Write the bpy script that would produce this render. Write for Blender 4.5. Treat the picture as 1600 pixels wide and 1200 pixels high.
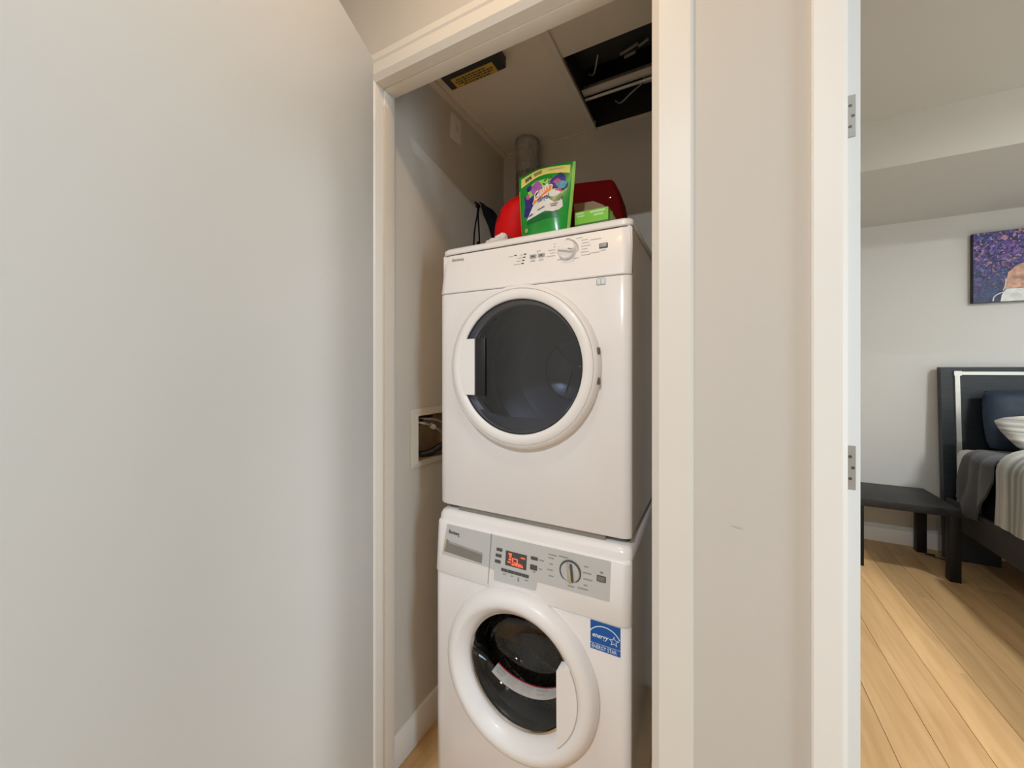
import bpy, bmesh, math, random
from mathutils import Vector, Matrix, noise
random.seed(7)
for o in list(bpy.data.objects):
    bpy.data.objects.remove(o)
scene = bpy.context.scene
COL = scene.collection
PI = math.pi

# ------------------------------------------------------------------ camera
YAW = math.atan(318 / 600.0)
cam_data = bpy.data.cameras.new('camera')
cam = bpy.data.objects.new('camera', cam_data)
COL.objects.link(cam)
cam.location = (0, 0, 1.30)
cam.rotation_euler = (PI / 2, 0, YAW)
cam_data.sensor_fit = 'HORIZONTAL'
cam_data.sensor_width = 36.0
cam_data.lens = 13.5
cam_data.shift_y = -23 / 1600.0
cam_data.clip_start = 0.01
scene.camera = cam

# ------------------------------------------------------------------ world, lights, exposure
world = bpy.data.worlds.new('world')
scene.world = world
world.use_nodes = True
bg = world.node_tree.nodes['Background']
bg.inputs[0].default_value = (0.75, 0.87, 1.0, 1)
bg.inputs[1].default_value = 0.6

def area(name, loc, rot, sx, sy, power, color):
    l = bpy.data.lights.new(name, 'AREA')
    l.shape = 'RECTANGLE'; l.size = sx; l.size_y = sy
    l.energy = power; l.color = color
    o = bpy.data.objects.new(name, l); COL.objects.link(o)
    o.location = loc; o.rotation_euler = rot
    return o
# daylight standing just outside the two windows (bedroom right wall, hall right wall)
def aim(o, target):
    o.rotation_euler = (Vector(target) - o.location).to_track_quat('-Z', 'Y').to_euler()
# daylight from just outside the two windows (bedroom right wall, hall right wall)
area('daylight_bedroom_window', (3.80, 1.70, 1.55), (0, PI / 2, 0), 2.0, 1.4, 8, (0.80, 0.92, 1.0))
area('daylight_hall_window', (2.84, -0.20, 1.30), (0, PI / 2, 0), 2.0, 0.75, 43, (0.64, 0.83, 1.0))
BED_LAMP_POWER = 57.0
BED_LAMP_COLOR = (0.92, 0.97, 1.0)
# (x, y, power, colour, label) of the hall ceiling lamps
HALL_LAMPS = [(-0.35, 0.30, 4.4, (1.0, 0.66, 0.36), 'warm recessed ceiling lamp before the closet door'),
              (-0.10, -1.30, 55.0, (0.85, 0.94, 1.0), 'cool white recessed ceiling lamp in the middle of the hall')]

vs = scene.view_settings
scene.display_settings.display_device = 'sRGB'
vs.view_transform = 'Standard'
vs.look = 'None'
vs.exposure = 0.0
vs.gamma = 1.0
vs.use_curve_mapping = False
scene.cycles.max_bounces = 10
scene.cycles.diffuse_bounces = 6
scene.cycles.transparent_max_bounces = 12
scene.cycles.use_denoising = True
scene.cycles.sample_clamp_indirect = 4.0
scene.cycles.caustics_reflective = False
scene.cycles.caustics_refractive = False

# ------------------------------------------------------------------ materials
MATS = {}
def mat(name, color, rough=0.5, metal=0.0, var=0.0, scale=8.0, bump=0.0, bscale=60.0, coat=0.0, emit=None, estr=0.0, spec=0.5, stretch=None, sheen=0.0):
    m = bpy.data.materials.new(name); m.use_nodes = True
    nt = m.node_tree; b = nt.nodes['Principled BSDF']
    b.inputs['Base Color'].default_value = (*color, 1)
    b.inputs['Roughness'].default_value = rough
    b.inputs['Metallic'].default_value = metal
    b.inputs['Specular IOR Level'].default_value = spec
    if coat: b.inputs['Coat Weight'].default_value = coat; b.inputs['Coat Roughness'].default_value = 0.08
    if sheen: b.inputs['Sheen Weight'].default_value = sheen
    if emit: b.inputs['Emission Color'].default_value = (*emit, 1); b.inputs['Emission Strength'].default_value = estr
    tc = nt.nodes.new('ShaderNodeTexCoord')
    src = tc.outputs['Object']
    if stretch:
        mp = nt.nodes.new('ShaderNodeMapping'); mp.inputs['Scale'].default_value = stretch
        nt.links.new(src, mp.inputs[0]); src = mp.outputs[0]
    if var:
        n = nt.nodes.new('ShaderNodeTexNoise'); n.inputs['Scale'].default_value = scale; n.inputs['Detail'].default_value = 5
        nt.links.new(src, n.inputs['Vector'])
        r = nt.nodes.new('ShaderNodeValToRGB')
        r.color_ramp.elements[0].position = 0.3; r.color_ramp.elements[1].position = 0.7
        r.color_ramp.elements[0].color = (*[max(0, c * (1 - var)) for c in color], 1)
        r.color_ramp.elements[1].color = (*[min(1, c * (1 + var)) for c in color], 1)
        nt.links.new(n.outputs['Fac'], r.inputs[0]); nt.links.new(r.outputs[0], b.inputs['Base Color'])
    if bump:
        n2 = nt.nodes.new('ShaderNodeTexNoise'); n2.inputs['Scale'].default_value = bscale; n2.inputs['Detail'].default_value = 4
        nt.links.new(src, n2.inputs['Vector'])
        bp = nt.nodes.new('ShaderNodeBump'); bp.inputs['Strength'].default_value = bump; bp.inputs['Distance'].default_value = 0.002
        nt.links.new(n2.outputs['Fac'], bp.inputs['Height']); nt.links.new(bp.outputs[0], b.inputs['Normal'])
    MATS[name] = m
    return m

def glass_mat(name, tint, refl=0.08, rough=0.02, edge=0.5):
    """thin pane: tinted see-through plus a mirror coat that grows at grazing angles"""
    m = bpy.data.materials.new(name); m.use_nodes = True
    nt = m.node_tree
    for n in list(nt.nodes):
        if n.type != 'OUTPUT_MATERIAL': nt.nodes.remove(n)
    out = [n for n in nt.nodes if n.type == 'OUTPUT_MATERIAL'][0]
    t = nt.nodes.new('ShaderNodeBsdfTransparent'); t.inputs[0].default_value = (*tint, 1)
    g = nt.nodes.new('ShaderNodeBsdfGlossy'); g.inputs['Roughness'].default_value = rough
    lw = nt.nodes.new('ShaderNodeLayerWeight'); lw.inputs[0].default_value = 0.25
    mr = nt.nodes.new('ShaderNodeMapRange')
    mr.inputs['To Min'].default_value = refl; mr.inputs['To Max'].default_value = edge
    nt.links.new(lw.outputs['Facing'], mr.inputs['Value'])
    pw = nt.nodes.new('ShaderNodeMath'); pw.operation = 'POWER'; pw.inputs[1].default_value = 2.0
    nt.links.new(lw.outputs['Facing'], pw.inputs[0]); nt.links.new(pw.outputs[0], mr.inputs['Value'])
    mx = nt.nodes.new('ShaderNodeMixShader')
    nt.links.new(mr.outputs[0], mx.inputs[0]); nt.links.new(t.outputs[0], mx.inputs[1]); nt.links.new(g.outputs[0], mx.inputs[2])
    nt.links.new(mx.outputs[0], out.inputs[0])
    MATS[name] = m
    return m

mat('wall_paint_bedroom_light', (0.73, 0.725, 0.70), 0.7, var=0.012, scale=2.5, bump=0.05, bscale=350, spec=0.25)  # same paint as wall_paint, made paler and cooler for the bedroom light
mat('wall_paint', (0.63, 0.585, 0.53), 0.7, var=0.012, scale=2.5, bump=0.05, bscale=350, spec=0.25)
mat('closet_paint', (0.72, 0.67, 0.60), 0.75, var=0.02, scale=2.5, bump=0.05, bscale=350, spec=0.2)
mat('ceiling_paint', (0.67, 0.66, 0.62), 0.85, var=0.01, scale=3, bump=0.08, bscale=250, spec=0.15)
mat('trim_closet', (0.79, 0.74, 0.67), 0.4, var=0.01, scale=5, spec=0.35)
mat('trim_paint', (0.89, 0.865, 0.825), 0.38, var=0.01, scale=5, spec=0.4)
mat('door_paint', (0.76, 0.76, 0.745), 0.42, var=0.012, scale=1.2, spec=0.35)
mat('ceiling_tile', (0.86, 0.79, 0.68), 0.8, var=0.02, scale=6, bump=0.03, bscale=300, spec=0.2)
mat('tbar_white', (0.82, 0.76, 0.68), 0.55, var=0.02, scale=10)
mat('cavity_shade', (0.02, 0.018, 0.016), 0.9, var=0.3, scale=6)  # near-black colour stands for the shade above the ceiling
mat('enamel_white', (0.90, 0.87, 0.87), 0.25, var=0.006, scale=4, coat=0.3)
mat('plastic_white', (0.91, 0.88, 0.875), 0.38, var=0.006, scale=6, coat=0.05)
mat('plastic_offwhite', (0.70, 0.68, 0.65), 0.4, var=0.02)
mat('seam_grey', (0.35, 0.33, 0.31), 0.6, var=0.1)
mat('side_steel', (0.42, 0.41, 0.40), 0.45, var=0.03, scale=5)
mat('silver_panel', (0.64, 0.645, 0.65), 0.4, metal=0.2, var=0.02, scale=200, stretch=(1, 1, 30))
mat('recess_grey', (0.34, 0.33, 0.30), 0.35, metal=0.5, var=0.05)
mat('button_dark', (0.09, 0.09, 0.085), 0.4, var=0.1)
mat('button_grey', (0.40, 0.39, 0.38), 0.4, var=0.05)
mat('button_mid', (0.20, 0.195, 0.185), 0.4, var=0.05)
mat('print_grey', (0.30, 0.29, 0.28), 0.6, var=0.05)
mat('print_faint', (0.50, 0.48, 0.46), 0.6, var=0.05)
mat('print_dark', (0.05, 0.05, 0.05), 0.6, var=0.05)
mat('chrome', (0.75, 0.75, 0.74), 0.12, metal=1.0, var=0.02)
mat('display_black', (0.085, 0.07, 0.07), 0.15, var=0.1)
mat('display_red', (0.5, 0.05, 0.02), 0.4, var=0.02, emit=(1.0, 0.20, 0.09), estr=0.75)
mat('rubber_black', (0.012, 0.012, 0.013), 0.45, var=0.2)
mat('gasket_grey', (0.05, 0.05, 0.052), 0.3, var=0.2)
mat('drum_grey', (0.33, 0.34, 0.38), 0.35, metal=0.8, var=0.05, scale=3)
mat('drum_dark', (0.16, 0.165, 0.19), 0.5, metal=0.3, var=0.08, scale=4)
mat('sticker_blue', (0.0, 0.10, 0.42), 0.35, var=0.04)
mat('sticker_white', (0.75, 0.85, 0.88), 0.4, var=0.02)
mat('label_white', (0.62, 0.58, 0.55), 0.5, var=0.05, scale=60)
mat('label_red', (0.55, 0.02, 0.03), 0.5, var=0.05)
mat('galvanised', (0.50, 0.49, 0.47), 0.42, metal=0.45, var=0.18, scale=45)
mat('foil', (0.40, 0.38, 0.36), 0.3, metal=0.7, var=0.5, scale=70, bump=1.0, bscale=90)
mat('box_black', (0.03, 0.03, 0.03), 0.55, var=0.15, scale=12)
mat('label_yellow', (0.62, 0.40, 0.06), 0.55, var=0.06, scale=20)
mat('bag_green', (0.0, 0.28, 0.025), 0.25, var=0.18, scale=14, bump=0.15, bscale=25, coat=0.3)
mat('bag_green_dark', (0.0, 0.15, 0.03), 0.28, var=0.1, scale=14)
mat('bag_lime', (0.30, 0.62, 0.12), 0.5, spec=0.2, var=0.1, scale=14)
mat('bag_yellow', (0.82, 0.74, 0.20), 0.5, spec=0.2, var=0.06, scale=14)
mat('bag_purple', (0.38, 0.13, 0.42), 0.5, spec=0.2, var=0.25, scale=50)
mat('bag_indigo', (0.045, 0.03, 0.22), 0.5, spec=0.2, var=0.5, scale=60)
mat('bag_pink', (0.55, 0.10, 0.30), 0.5, spec=0.2, var=0.3, scale=60)
mat('bag_teal', (0.10, 0.35, 0.50), 0.5, spec=0.2, var=0.3, scale=60)
mat('bag_orange', (0.90, 0.26, 0.02), 0.5, spec=0.2, var=0.06, scale=40)
mat('bag_white', (0.78, 0.78, 0.78), 0.5, spec=0.2, var=0.05, scale=30)
mat('carton_green', (0.20, 0.60, 0.03), 0.45, var=0.06, scale=20)
mat('carton_green_dark', (0.03, 0.16, 0.02), 0.45, var=0.06, scale=20)
mat('carton_print', (0.50, 0.80, 0.35), 0.45, var=0.05)
mat('carton_brown', (0.50, 0.33, 0.19), 0.8, var=0.06, scale=25)
mat('red_dark', (0.17, 0.001, 0.002), 0.75, spec=0.12, var=0.1, scale=8)
mat('red_bright', (0.66, 0.002, 0.003), 0.6, spec=0.2, var=0.12, scale=14)
mat('red_blot', (0.20, 0.002, 0.008), 0.45, var=0.1, scale=14)
mat('cloth_black', (0.005, 0.005, 0.007), 0.9, spec=0.08, var=0.3, scale=40, bump=0.2, bscale=300)
mat('cloth_white', (0.72, 0.69, 0.66), 0.85, var=0.04, scale=20, bump=0.3, bscale=80)
mat('pvc_frame', (0.80, 0.75, 0.66), 0.45, var=0.02)
mat('box_tan', (0.42, 0.30, 0.17), 0.6, var=0.2, scale=14)
mat('brass', (0.42, 0.32, 0.18), 0.35, metal=0.9, var=0.1)
mat('braid', (0.55, 0.52, 0.48), 0.35, metal=0.9, var=0.35, scale=220)
mat('hinge_steel', (0.40, 0.38, 0.36), 0.5, metal=0.5, var=0.04, scale=30)
mat('screw_dark', (0.15, 0.14, 0.13), 0.4, metal=0.8, var=0.1)
mat('black_wood', (0.010, 0.008, 0.0075), 0.5, spec=0.3, var=0.25, scale=20, stretch=(1, 8, 8))
mat('table_top_black', (0.020, 0.019, 0.018), 0.5, var=0.35, scale=30)
mat('head_wood', (0.013, 0.019, 0.025), 0.42, var=0.4, scale=14, stretch=(0.6, 1, 9), bump=0.2, bscale=60)
mat('metal_strip', (0.72, 0.73, 0.70), 0.3, metal=0.6, var=0.03)
mat('rail_grey', (0.030, 0.027, 0.026), 0.75, var=0.2, scale=60)
mat('sheet_white', (0.62, 0.61, 0.60), 0.9, var=0.03, scale=10, bump=0.2, bscale=60)
mat('throw_grey', (0.056, 0.056, 0.058), 0.95, var=0.12, scale=60, bump=0.4, bscale=300, sheen=0.15)
mat('pillow_navy', (0.010, 0.026, 0.052), 0.6, var=0.15, scale=20)
mat('rug_red', (0.22, 0.06, 0.045), 0.9, var=0.5, scale=30)
mat('scuff', (0.52, 0.475, 0.425), 0.7, var=0.1)
mat('lamp_glow', (0.9, 0.85, 0.8), 0.5, emit=(1.0, 0.80, 0.58), estr=14.0, var=0.01)
glass_mat('glass_dryer', (0.40, 0.41, 0.48), 0.095, 0.015, 0.30)
glass_mat('glass_bowl', (0.40, 0.41, 0.43), 0.07, 0.03, 0.75)
glass_mat('glass_window', (0.95, 0.97, 0.97), 0.03, 0.0, 0.4)

# oak planks
def oak():
    m = mat('oak', (0.55, 0.36, 0.19), 0.42, spec=0.35)
    nt = m.node_tree; b = nt.nodes['Principled BSDF']
    tc = nt.nodes.new('ShaderNodeTexCoord'); oi = nt.nodes.new('ShaderNodeObjectInfo')
    add = nt.nodes.new('ShaderNodeVectorMath'); add.operation = 'ADD'
    cr = nt.nodes.new('ShaderNodeVectorMath'); cr.operation = 'SCALE'
    nt.links.new(oi.outputs['Location'], cr.inputs[0]); cr.inputs['Scale'].default_value = 7.3
    nt.links.new(tc.outputs['Object'], add.inputs[0]); nt.links.new(cr.outputs[0], add.inputs[1])
    mp = nt.nodes.new('ShaderNodeMapping'); mp.inputs['Scale'].default_value = (14, 1.1, 1)
    nt.links.new(add.outputs[0], mp.inputs[0])
    n = nt.nodes.new('ShaderNodeTexNoise'); n.inputs['Scale'].default_value = 2.2; n.inputs['Detail'].default_value = 7; n.inputs['Distortion'].default_value = 0.5
    nt.links.new(mp.outputs[0], n.inputs['Vector'])
    r = nt.nodes.new('ShaderNodeValToRGB')
    r.color_ramp.elements[0].position = 0.25; r.color_ramp.elements[1].position = 0.75
    r.color_ramp.elements[0].color = (0.53, 0.315, 0.135, 1); r.color_ramp.elements[1].color = (0.70, 0.45, 0.22, 1)
    nt.links.new(n.outputs['Fac'], r.inputs[0])
    hs = nt.nodes.new('ShaderNodeHueSaturation')
    mr = nt.nodes.new('ShaderNodeMapRange'); mr.inputs['To Min'].default_value = 0.86; mr.inputs['To Max'].default_value = 1.12
    nt.links.new(oi.outputs['Random'], mr.inputs['Value']); nt.links.new(mr.outputs[0], hs.inputs['Value'])
    nt.links.new(r.outputs[0], hs.inputs['Color']); nt.links.new(hs.outputs[0], b.inputs['Base Color'])
oak()

def drum_perforated():
    m = mat('drum_perforated', (0.42, 0.38, 0.34), 0.28, metal=0.9)
    nt = m.node_tree; b = nt.nodes['Principled BSDF']
    tc = nt.nodes.new('ShaderNodeTexCoord')
    v = nt.nodes.new('ShaderNodeTexVoronoi'); v.inputs['Scale'].default_value = 105
    v.inputs['Randomness'].default_value = 0.6
    nt.links.new(tc.outputs['Object'], v.inputs['Vector'])
    r = nt.nodes.new('ShaderNodeValToRGB')
    r.color_ramp.elements[0].position = 0.28; r.color_ramp.elements[0].color = (0.01, 0.01, 0.01, 1)
    r.color_ramp.elements[1].position = 0.36; r.color_ramp.elements[1].color = (0.46, 0.41, 0.36, 1)
    nt.links.new(v.outputs['Distance'], r.inputs[0]); nt.links.new(r.outputs[0], b.inputs['Base Color'])
drum_perforated()

def striped(name, cols, scale, axis):
    m = mat(name, cols[0], 0.9, bump=0.2, bscale=60)
    nt = m.node_tree; b = nt.nodes['Principled BSDF']
    tc = nt.nodes.new('ShaderNodeTexCoord')
    mp = nt.nodes.new('ShaderNodeMapping')
    sc = [0.35, 0.35, 0.35]; sc[axis] = scale; mp.inputs['Scale'].default_value = sc
    nt.links.new(tc.outputs['Object'], mp.inputs[0])
    n = nt.nodes.new('ShaderNodeTexNoise'); n.inputs['Scale'].default_value = 1.0; n.inputs['Detail'].default_value = 3
    nt.links.new(mp.outputs[0], n.inputs['Vector'])
    r = nt.nodes.new('ShaderNodeValToRGB'); r.color_ramp.interpolation = 'B_SPLINE'
    e = r.color_ramp.elements
    e[0].position = 0.34; e[0].color = (*cols[2], 1)
    e[1].position = 0.66; e[1].color = (*cols[0], 1)
    k = e.new(0.5); k.color = (*cols[1], 1)
    nt.links.new(n.outputs['Fac'], r.inputs[0]); nt.links.new(r.outputs[0], b.inputs['Base Color'])
striped('duvet_stripe', [(0.46, 0.455, 0.42), (0.34, 0.34, 0.315), (0.17, 0.17, 0.155)], 34, 1)
striped('pillow_stripe', [(0.72, 0.70, 0.63), (0.40, 0.39, 0.36), (0.02, 0.02, 0.02)], 40, 2)

def canvas_paint():
    m = mat('canvas_paint', (0.1, 0.05, 0.3), 0.55, bump=0.3, bscale=120)
    nt = m.node_tree; b = nt.nodes['Principled BSDF']
    tc = nt.nodes.new('ShaderNodeTexCoord')
    n0 = nt.nodes.new('ShaderNodeTexNoise'); n0.inputs['Scale'].default_value = 30
    nt.links.new(tc.outputs['Object'], n0.inputs['Vector'])
    mixv = nt.nodes.new('ShaderNodeMix'); mixv.data_type = 'VECTOR'; mixv.inputs['Factor'].default_value = 0.10
    nt.links.new(tc.outputs['Object'], mixv.inputs[4]); nt.links.new(n0.outputs['Color'], mixv.inputs[5])
    v = nt.nodes.new('ShaderNodeTexVoronoi'); v.inputs['Scale'].default_value = 75
    nt.links.new(mixv.outputs[1], v.inputs['Vector'])
    sp = nt.nodes.new('ShaderNodeSeparateColor'); nt.links.new(v.outputs['Color'], sp.inputs[0])
    r = nt.nodes.new('ShaderNodeValToRGB'); r.color_ramp.interpolation = 'CONSTANT'
    cs = [(0.0, (0.02, 0.015, 0.07)), (0.22, (0.05, 0.04, 0.22)), (0.38, (0.11, 0.06, 0.32)), (0.52, (0.25, 0.12, 0.42)), (0.62, (0.03, 0.02, 0.08)),
          (0.74, (0.08, 0.16, 0.42)), (0.84, (0.42, 0.30, 0.50)), (0.91, (0.60, 0.26, 0.14)), (0.95, (0.14, 0.07, 0.2))]
    e = r.color_ramp.elements
    e[0].position = 0; e[0].color = (*cs[0][1], 1); e[1].position = cs[1][0]; e[1].color = (*cs[1][1], 1)
    for p, c in cs[2:]:
        k = e.new(p); k.color = (*c, 1)
    nt.links.new(sp.outputs[0], r.inputs[0])
    # lower part of the picture is painted blue green
    sz = nt.nodes.new('ShaderNodeSeparateXYZ'); nt.links.new(tc.outputs['Object'], sz.inputs[0])
    mr = nt.nodes.new('ShaderNodeMapRange'); mr.inputs['From Min'].default_value = 0.05; mr.inputs['From Max'].default_value = 0.34
    mr.inputs['To Min'].default_value = 0.8; mr.inputs['To Max'].default_value = 0.0
    nt.links.new(sz.outputs[2], mr.inputs['Value'])
    n1 = nt.nodes.new('ShaderNodeTexNoise'); n1.inputs['Scale'].default_value = 22
    nt.links.new(tc.outputs['Object'], n1.inputs['Vector'])
    r1 = nt.nodes.new('ShaderNodeValToRGB'); r1.color_ramp.elements[0].position = 0.35; r1.color_ramp.elements[1].position = 0.65
    r1.color_ramp.elements[0].color = (0.02, 0.025, 0.07, 1); r1.color_ramp.elements[1].color = (0.04, 0.09, 0.16, 1)
    nt.links.new(n1.outputs['Fac'], r1.inputs[0])
    mx = nt.nodes.new('ShaderNodeMix'); mx.data_type = 'RGBA'
    nt.links.new(mr.outputs[0], mx.inputs['Factor']); nt.links.new(r.outputs[0], mx.inputs[6]); nt.links.new(r1.outputs[0], mx.inputs[7])
    nt.links.new(mx.outputs[2], b.inputs['Base Color'])
canvas_paint()
mat('canvas_tan', (0.62, 0.36, 0.26), 0.55, var=0.45, scale=35)
mat('canvas_white', (0.78, 0.80, 0.78), 0.55, var=0.2, scale=30)
mat('canvas_edge', (0.012, 0.012, 0.02), 0.6, var=0.2)

# ------------------------------------------------------------------ mesh helpers (all in metres, world positions)
ORG = {}
def new_bm(): return bmesh.new()

def box(bm, x0, x1, y0, y1, z0, z1, bev=0.0, seg=2):
    t = bmesh.new()
    bmesh.ops.create_cube(t, size=1)
    bmesh.ops.scale(t, vec=(x1 - x0, y1 - y0, z1 - z0), verts=t.verts)
    bmesh.ops.translate(t, vec=((x0 + x1) / 2, (y0 + y1) / 2, (z0 + z1) / 2), verts=t.verts)
    if bev:
        bmesh.ops.bevel(t, geom=t.edges[:], offset=bev, segments=seg, affect='EDGES', profile=0.5)
    merge(bm, t); return bm

def merge(bm, t, M=None):
    if M is not None: bmesh.ops.transform(t, matrix=M, verts=t.verts)
    me = bpy.data.meshes.new('tmp'); t.to_mesh(me); t.free()
    bm.from_mesh(me); bpy.data.meshes.remove(me)

def bxo(*a, **k): return box(bmesh.new(), *a, **k)

def tube(bm, pts, r, seg=10, cap=True):
    pts = [Vector(p) for p in pts]; n = len(pts)
    rs = r if isinstance(r, (list, tuple)) else [r] * n
    rings = []
    up = Vector((0, 0, 1))
    prev = None
    for i, p in enumerate(pts):
        d = (pts[min(i + 1, n - 1)] - pts[max(i - 1, 0)]).normalized()
        if prev is None:
            a = d.cross(up)
            if a.length < 1e-3: a = d.cross(Vector((1, 0, 0)))
        else:
            a = prev - d * prev.dot(d)
        a.normalize(); prev = a; b = d.cross(a)
        rings.append([bm.verts.new(p + (a * math.cos(2 * PI * k / seg) + b * math.sin(2 * PI * k / seg)) * rs[i]) for k in range(seg)])
    for i in range(n - 1):
        for k in range(seg):
            bm.faces.new((rings[i][k], rings[i][(k + 1) % seg], rings[i + 1][(k + 1) % seg], rings[i + 1][k]))
    if cap:
        bm.faces.new(rings[0][::-1]); bm.faces.new(rings[-1])
    return bm

def smooth_path(pts, n=8):
    """Catmull-Rom through the given points"""
    P = [Vector(p) for p in pts]; P = [P[0] * 2 - P[1]] + P + [P[-1] * 2 - P[-2]]
    out = []
    for i in range(1, len(P) - 2):
        for k in range(n):
            t = k / n
            out.append(0.5 * ((2 * P[i]) + (P[i + 1] - P[i - 1]) * t + (2 * P[i - 1] - 5 * P[i] + 4 * P[i + 1] - P[i + 2]) * t * t + (3 * P[i] - P[i - 1] - 3 * P[i + 1] + P[i + 2]) * t ** 3))
    out.append(P[-2]); return out

def lathe(bm, prof, cx, cz, seg=96, a0=0, a1=2 * PI, sx=1.0):
    """profile of (radius, y) turned about the axis along Y through (cx, cz)"""
    full = abs(a1 - a0 - 2 * PI) < 1e-6
    n = seg if full else seg + 1
    rings = []
    for r, y in prof:
        if r < 1e-6: rings.append([bm.verts.new((cx, y, cz))]); continue
        rings.append([bm.verts.new((cx + sx * r * math.cos(a0 + (a1 - a0) * k / seg), y, cz + r * math.sin(a0 + (a1 - a0) * k / seg))) for k in range(n)])
    for A, B in zip(rings, rings[1:]):
        for k in range(seg):
            k2 = (k + 1) % n if full else k + 1
            if len(A) == 1 and len(B) == 1: continue
            if len(A) == 1: bm.faces.new((A[0], B[k2], B[k]))
            elif len(B) == 1: bm.faces.new((A[k], A[k2], B[0]))
            else: bm.faces.new((A[k], A[k2], B[k2], B[k]))
    return bm

def lathe_z(bm, prof, cx, cy, seg=48):
    rings = []
    for r, z in prof:
        if r < 1e-6: rings.append([bm.verts.new((cx, cy, z))]); continue
        rings.append([bm.verts.new((cx + r * math.cos(2 * PI * k / seg), cy + r * math.sin(2 * PI * k / seg), z)) for k in range(seg)])
    for A, B in zip(rings, rings[1:]):
        for k in range(seg):
            k2 = (k + 1) % seg
            if len(A) == 1: bm.faces.new((A[0], B[k2], B[k]))
            elif len(B) == 1: bm.faces.new((A[k], A[k2], B[0]))
            else: bm.faces.new((A[k], A[k2], B[k2], B[k]))
    return bm

def prism(bm, poly, f, d0, d1):
    """outline poly (a, b) carried to 3D by f(a, b, d), between depths d0 and d1"""
    A = [bm.verts.new(f(a, b, d0)) for a, b in poly]; B = [bm.verts.new(f(a, b, d1)) for a, b in poly]
    n = len(poly)
    bm.faces.new(A); bm.faces.new(B[::-1])
    for i in range(n): bm.faces.new((A[i], B[i], B[(i + 1) % n], A[(i + 1) % n]))
    return bm
fXZ = lambda a, b, d: (a, d, b)
fXY = lambda a, b, d: (a, b, d)
fYZ = lambda a, b, d: (d, a, b)

def panel(bm, x0, x1, yback, levels, rx=0.02, ry=0.012, n=6):
    """upright panel with rounded front corners; levels = [(z, yfront, inset)]"""
    rings = []
    for z, yf, ins in levels:
        pts = [(x0 + ins, yback)]
        for k in range(n + 1):
            a = PI / 2 * k / n; pts.append((x0 + ins + rx - rx * math.cos(a), yf + ins * 0 + ry - ry * math.sin(a)))
        for k in range(n + 1):
            a = PI / 2 * (1 - k / n); pts.append((x1 - ins - rx + rx * math.cos(a), yf + ry - ry * math.sin(a)))
        pts.append((x1 - ins, yback))
        rings.append([bm.verts.new((x, y, z)) for x, y in pts])
    m = len(rings[0])
    for A, B in zip(rings, rings[1:]):
        for k in range(m): bm.faces.new((A[k], A[(k + 1) % m], B[(k + 1) % m], B[k]))
    bm.faces.new(rings[0][::-1]); bm.faces.new(rings[-1])
    return bm

def grid(bm, nu, nv, f, close_u=False):
    V = [[bm.verts.new(f(i / nu, j / nv)) for j in range(nv + 1)] for i in range(nu + 1)]
    for i in range(nu):
        for j in range(nv):
            bm.faces.new((V[i][j], V[i + 1][j], V[i + 1][j + 1], V[i][j + 1]))
    return bm

def text_bm(s, size, f, depth=0.0, align='LEFT', shear=0.0, bold=0.0, space=1.0):
    cu = bpy.data.curves.new('t', 'FONT'); cu.body = s; cu.size = size; cu.align_x = align; cu.shear = shear; cu.offset = bold
    cu.resolution_u = 3; cu.space_character = space
    o = bpy.data.objects.new('t', cu); COL.objects.link(o)
    dg = bpy.context.evaluated_depsgraph_get()
    me = bpy.data.meshes.new_from_object(o.evaluated_get(dg))
    bm = bmesh.new(); bm.from_mesh(me)
    bpy.data.objects.remove(o); bpy.data.curves.remove(cu); bpy.data.meshes.remove(me)
    for v in bm.verts: v.co = Vector(f(v.co.x, v.co.y, 0.0))
    return bm

def finish_mesh(name, bm, m, origin, sharp=0.6, extra=None):
    bmesh.ops.remove_doubles(bm, verts=bm.verts, dist=1e-6)
    bmesh.ops.recalc_face_normals(bm, faces=bm.faces)
    bmesh.ops.translate(bm, vec=-origin, verts=bm.verts)
    for fc in bm.faces: fc.smooth = True
    for e in bm.edges:
        e.smooth = len(e.link_faces) == 2 and e.calc_face_angle(0) < sharp
    me = bpy.data.meshes.new(name); bm.to_mesh(me); bm.free()
    me.materials.append(MATS[m])
    return me

def part(name, bm, m, parent, label=None, sharp=0.6, kind=None):
    org = ORG[parent.name]
    me = finish_mesh(name, bm, m, org, sharp)
    o = bpy.data.objects.new(name, me); COL.objects.link(o)
    o.parent = parent; ORG[o.name] = org
    if label: o['label'] = label
    if kind: o['kind'] = kind
    return o

def single(name, bm, m, label=None, cat=None, kind=None, group=None, sharp=0.6):
    xs = [v.co for v in bm.verts]
    org = Vector(((min(c.x for c in xs) + max(c.x for c in xs)) / 2, (min(c.y for c in xs) + max(c.y for c in xs)) / 2, min(c.z for c in xs)))
    me = finish_mesh(name, bm, m, org, sharp)
    o = bpy.data.objects.new(name, me); COL.objects.link(o); o.location = org; ORG[o.name] = org
    if label: o['label'] = label
    if cat: o['category'] = cat
    if kind: o['kind'] = kind
    if group: o['group'] = group
    return o

def struct(name, bm, m, label=None, cat=None, sharp=0.6):
    return single(name, bm, m, label, cat, 'structure', sharp=sharp)

def thing(name, loc, label, cat, kind=None, group=None):
    o = bpy.data.objects.new(name, None); COL.objects.link(o); o.location = loc
    o.empty_display_size = 0.05
    o['label'] = label; o['category'] = cat
    if kind: o['kind'] = kind
    if group: o['group'] = group
    ORG[o.name] = Vector(loc)
    return o

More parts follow.
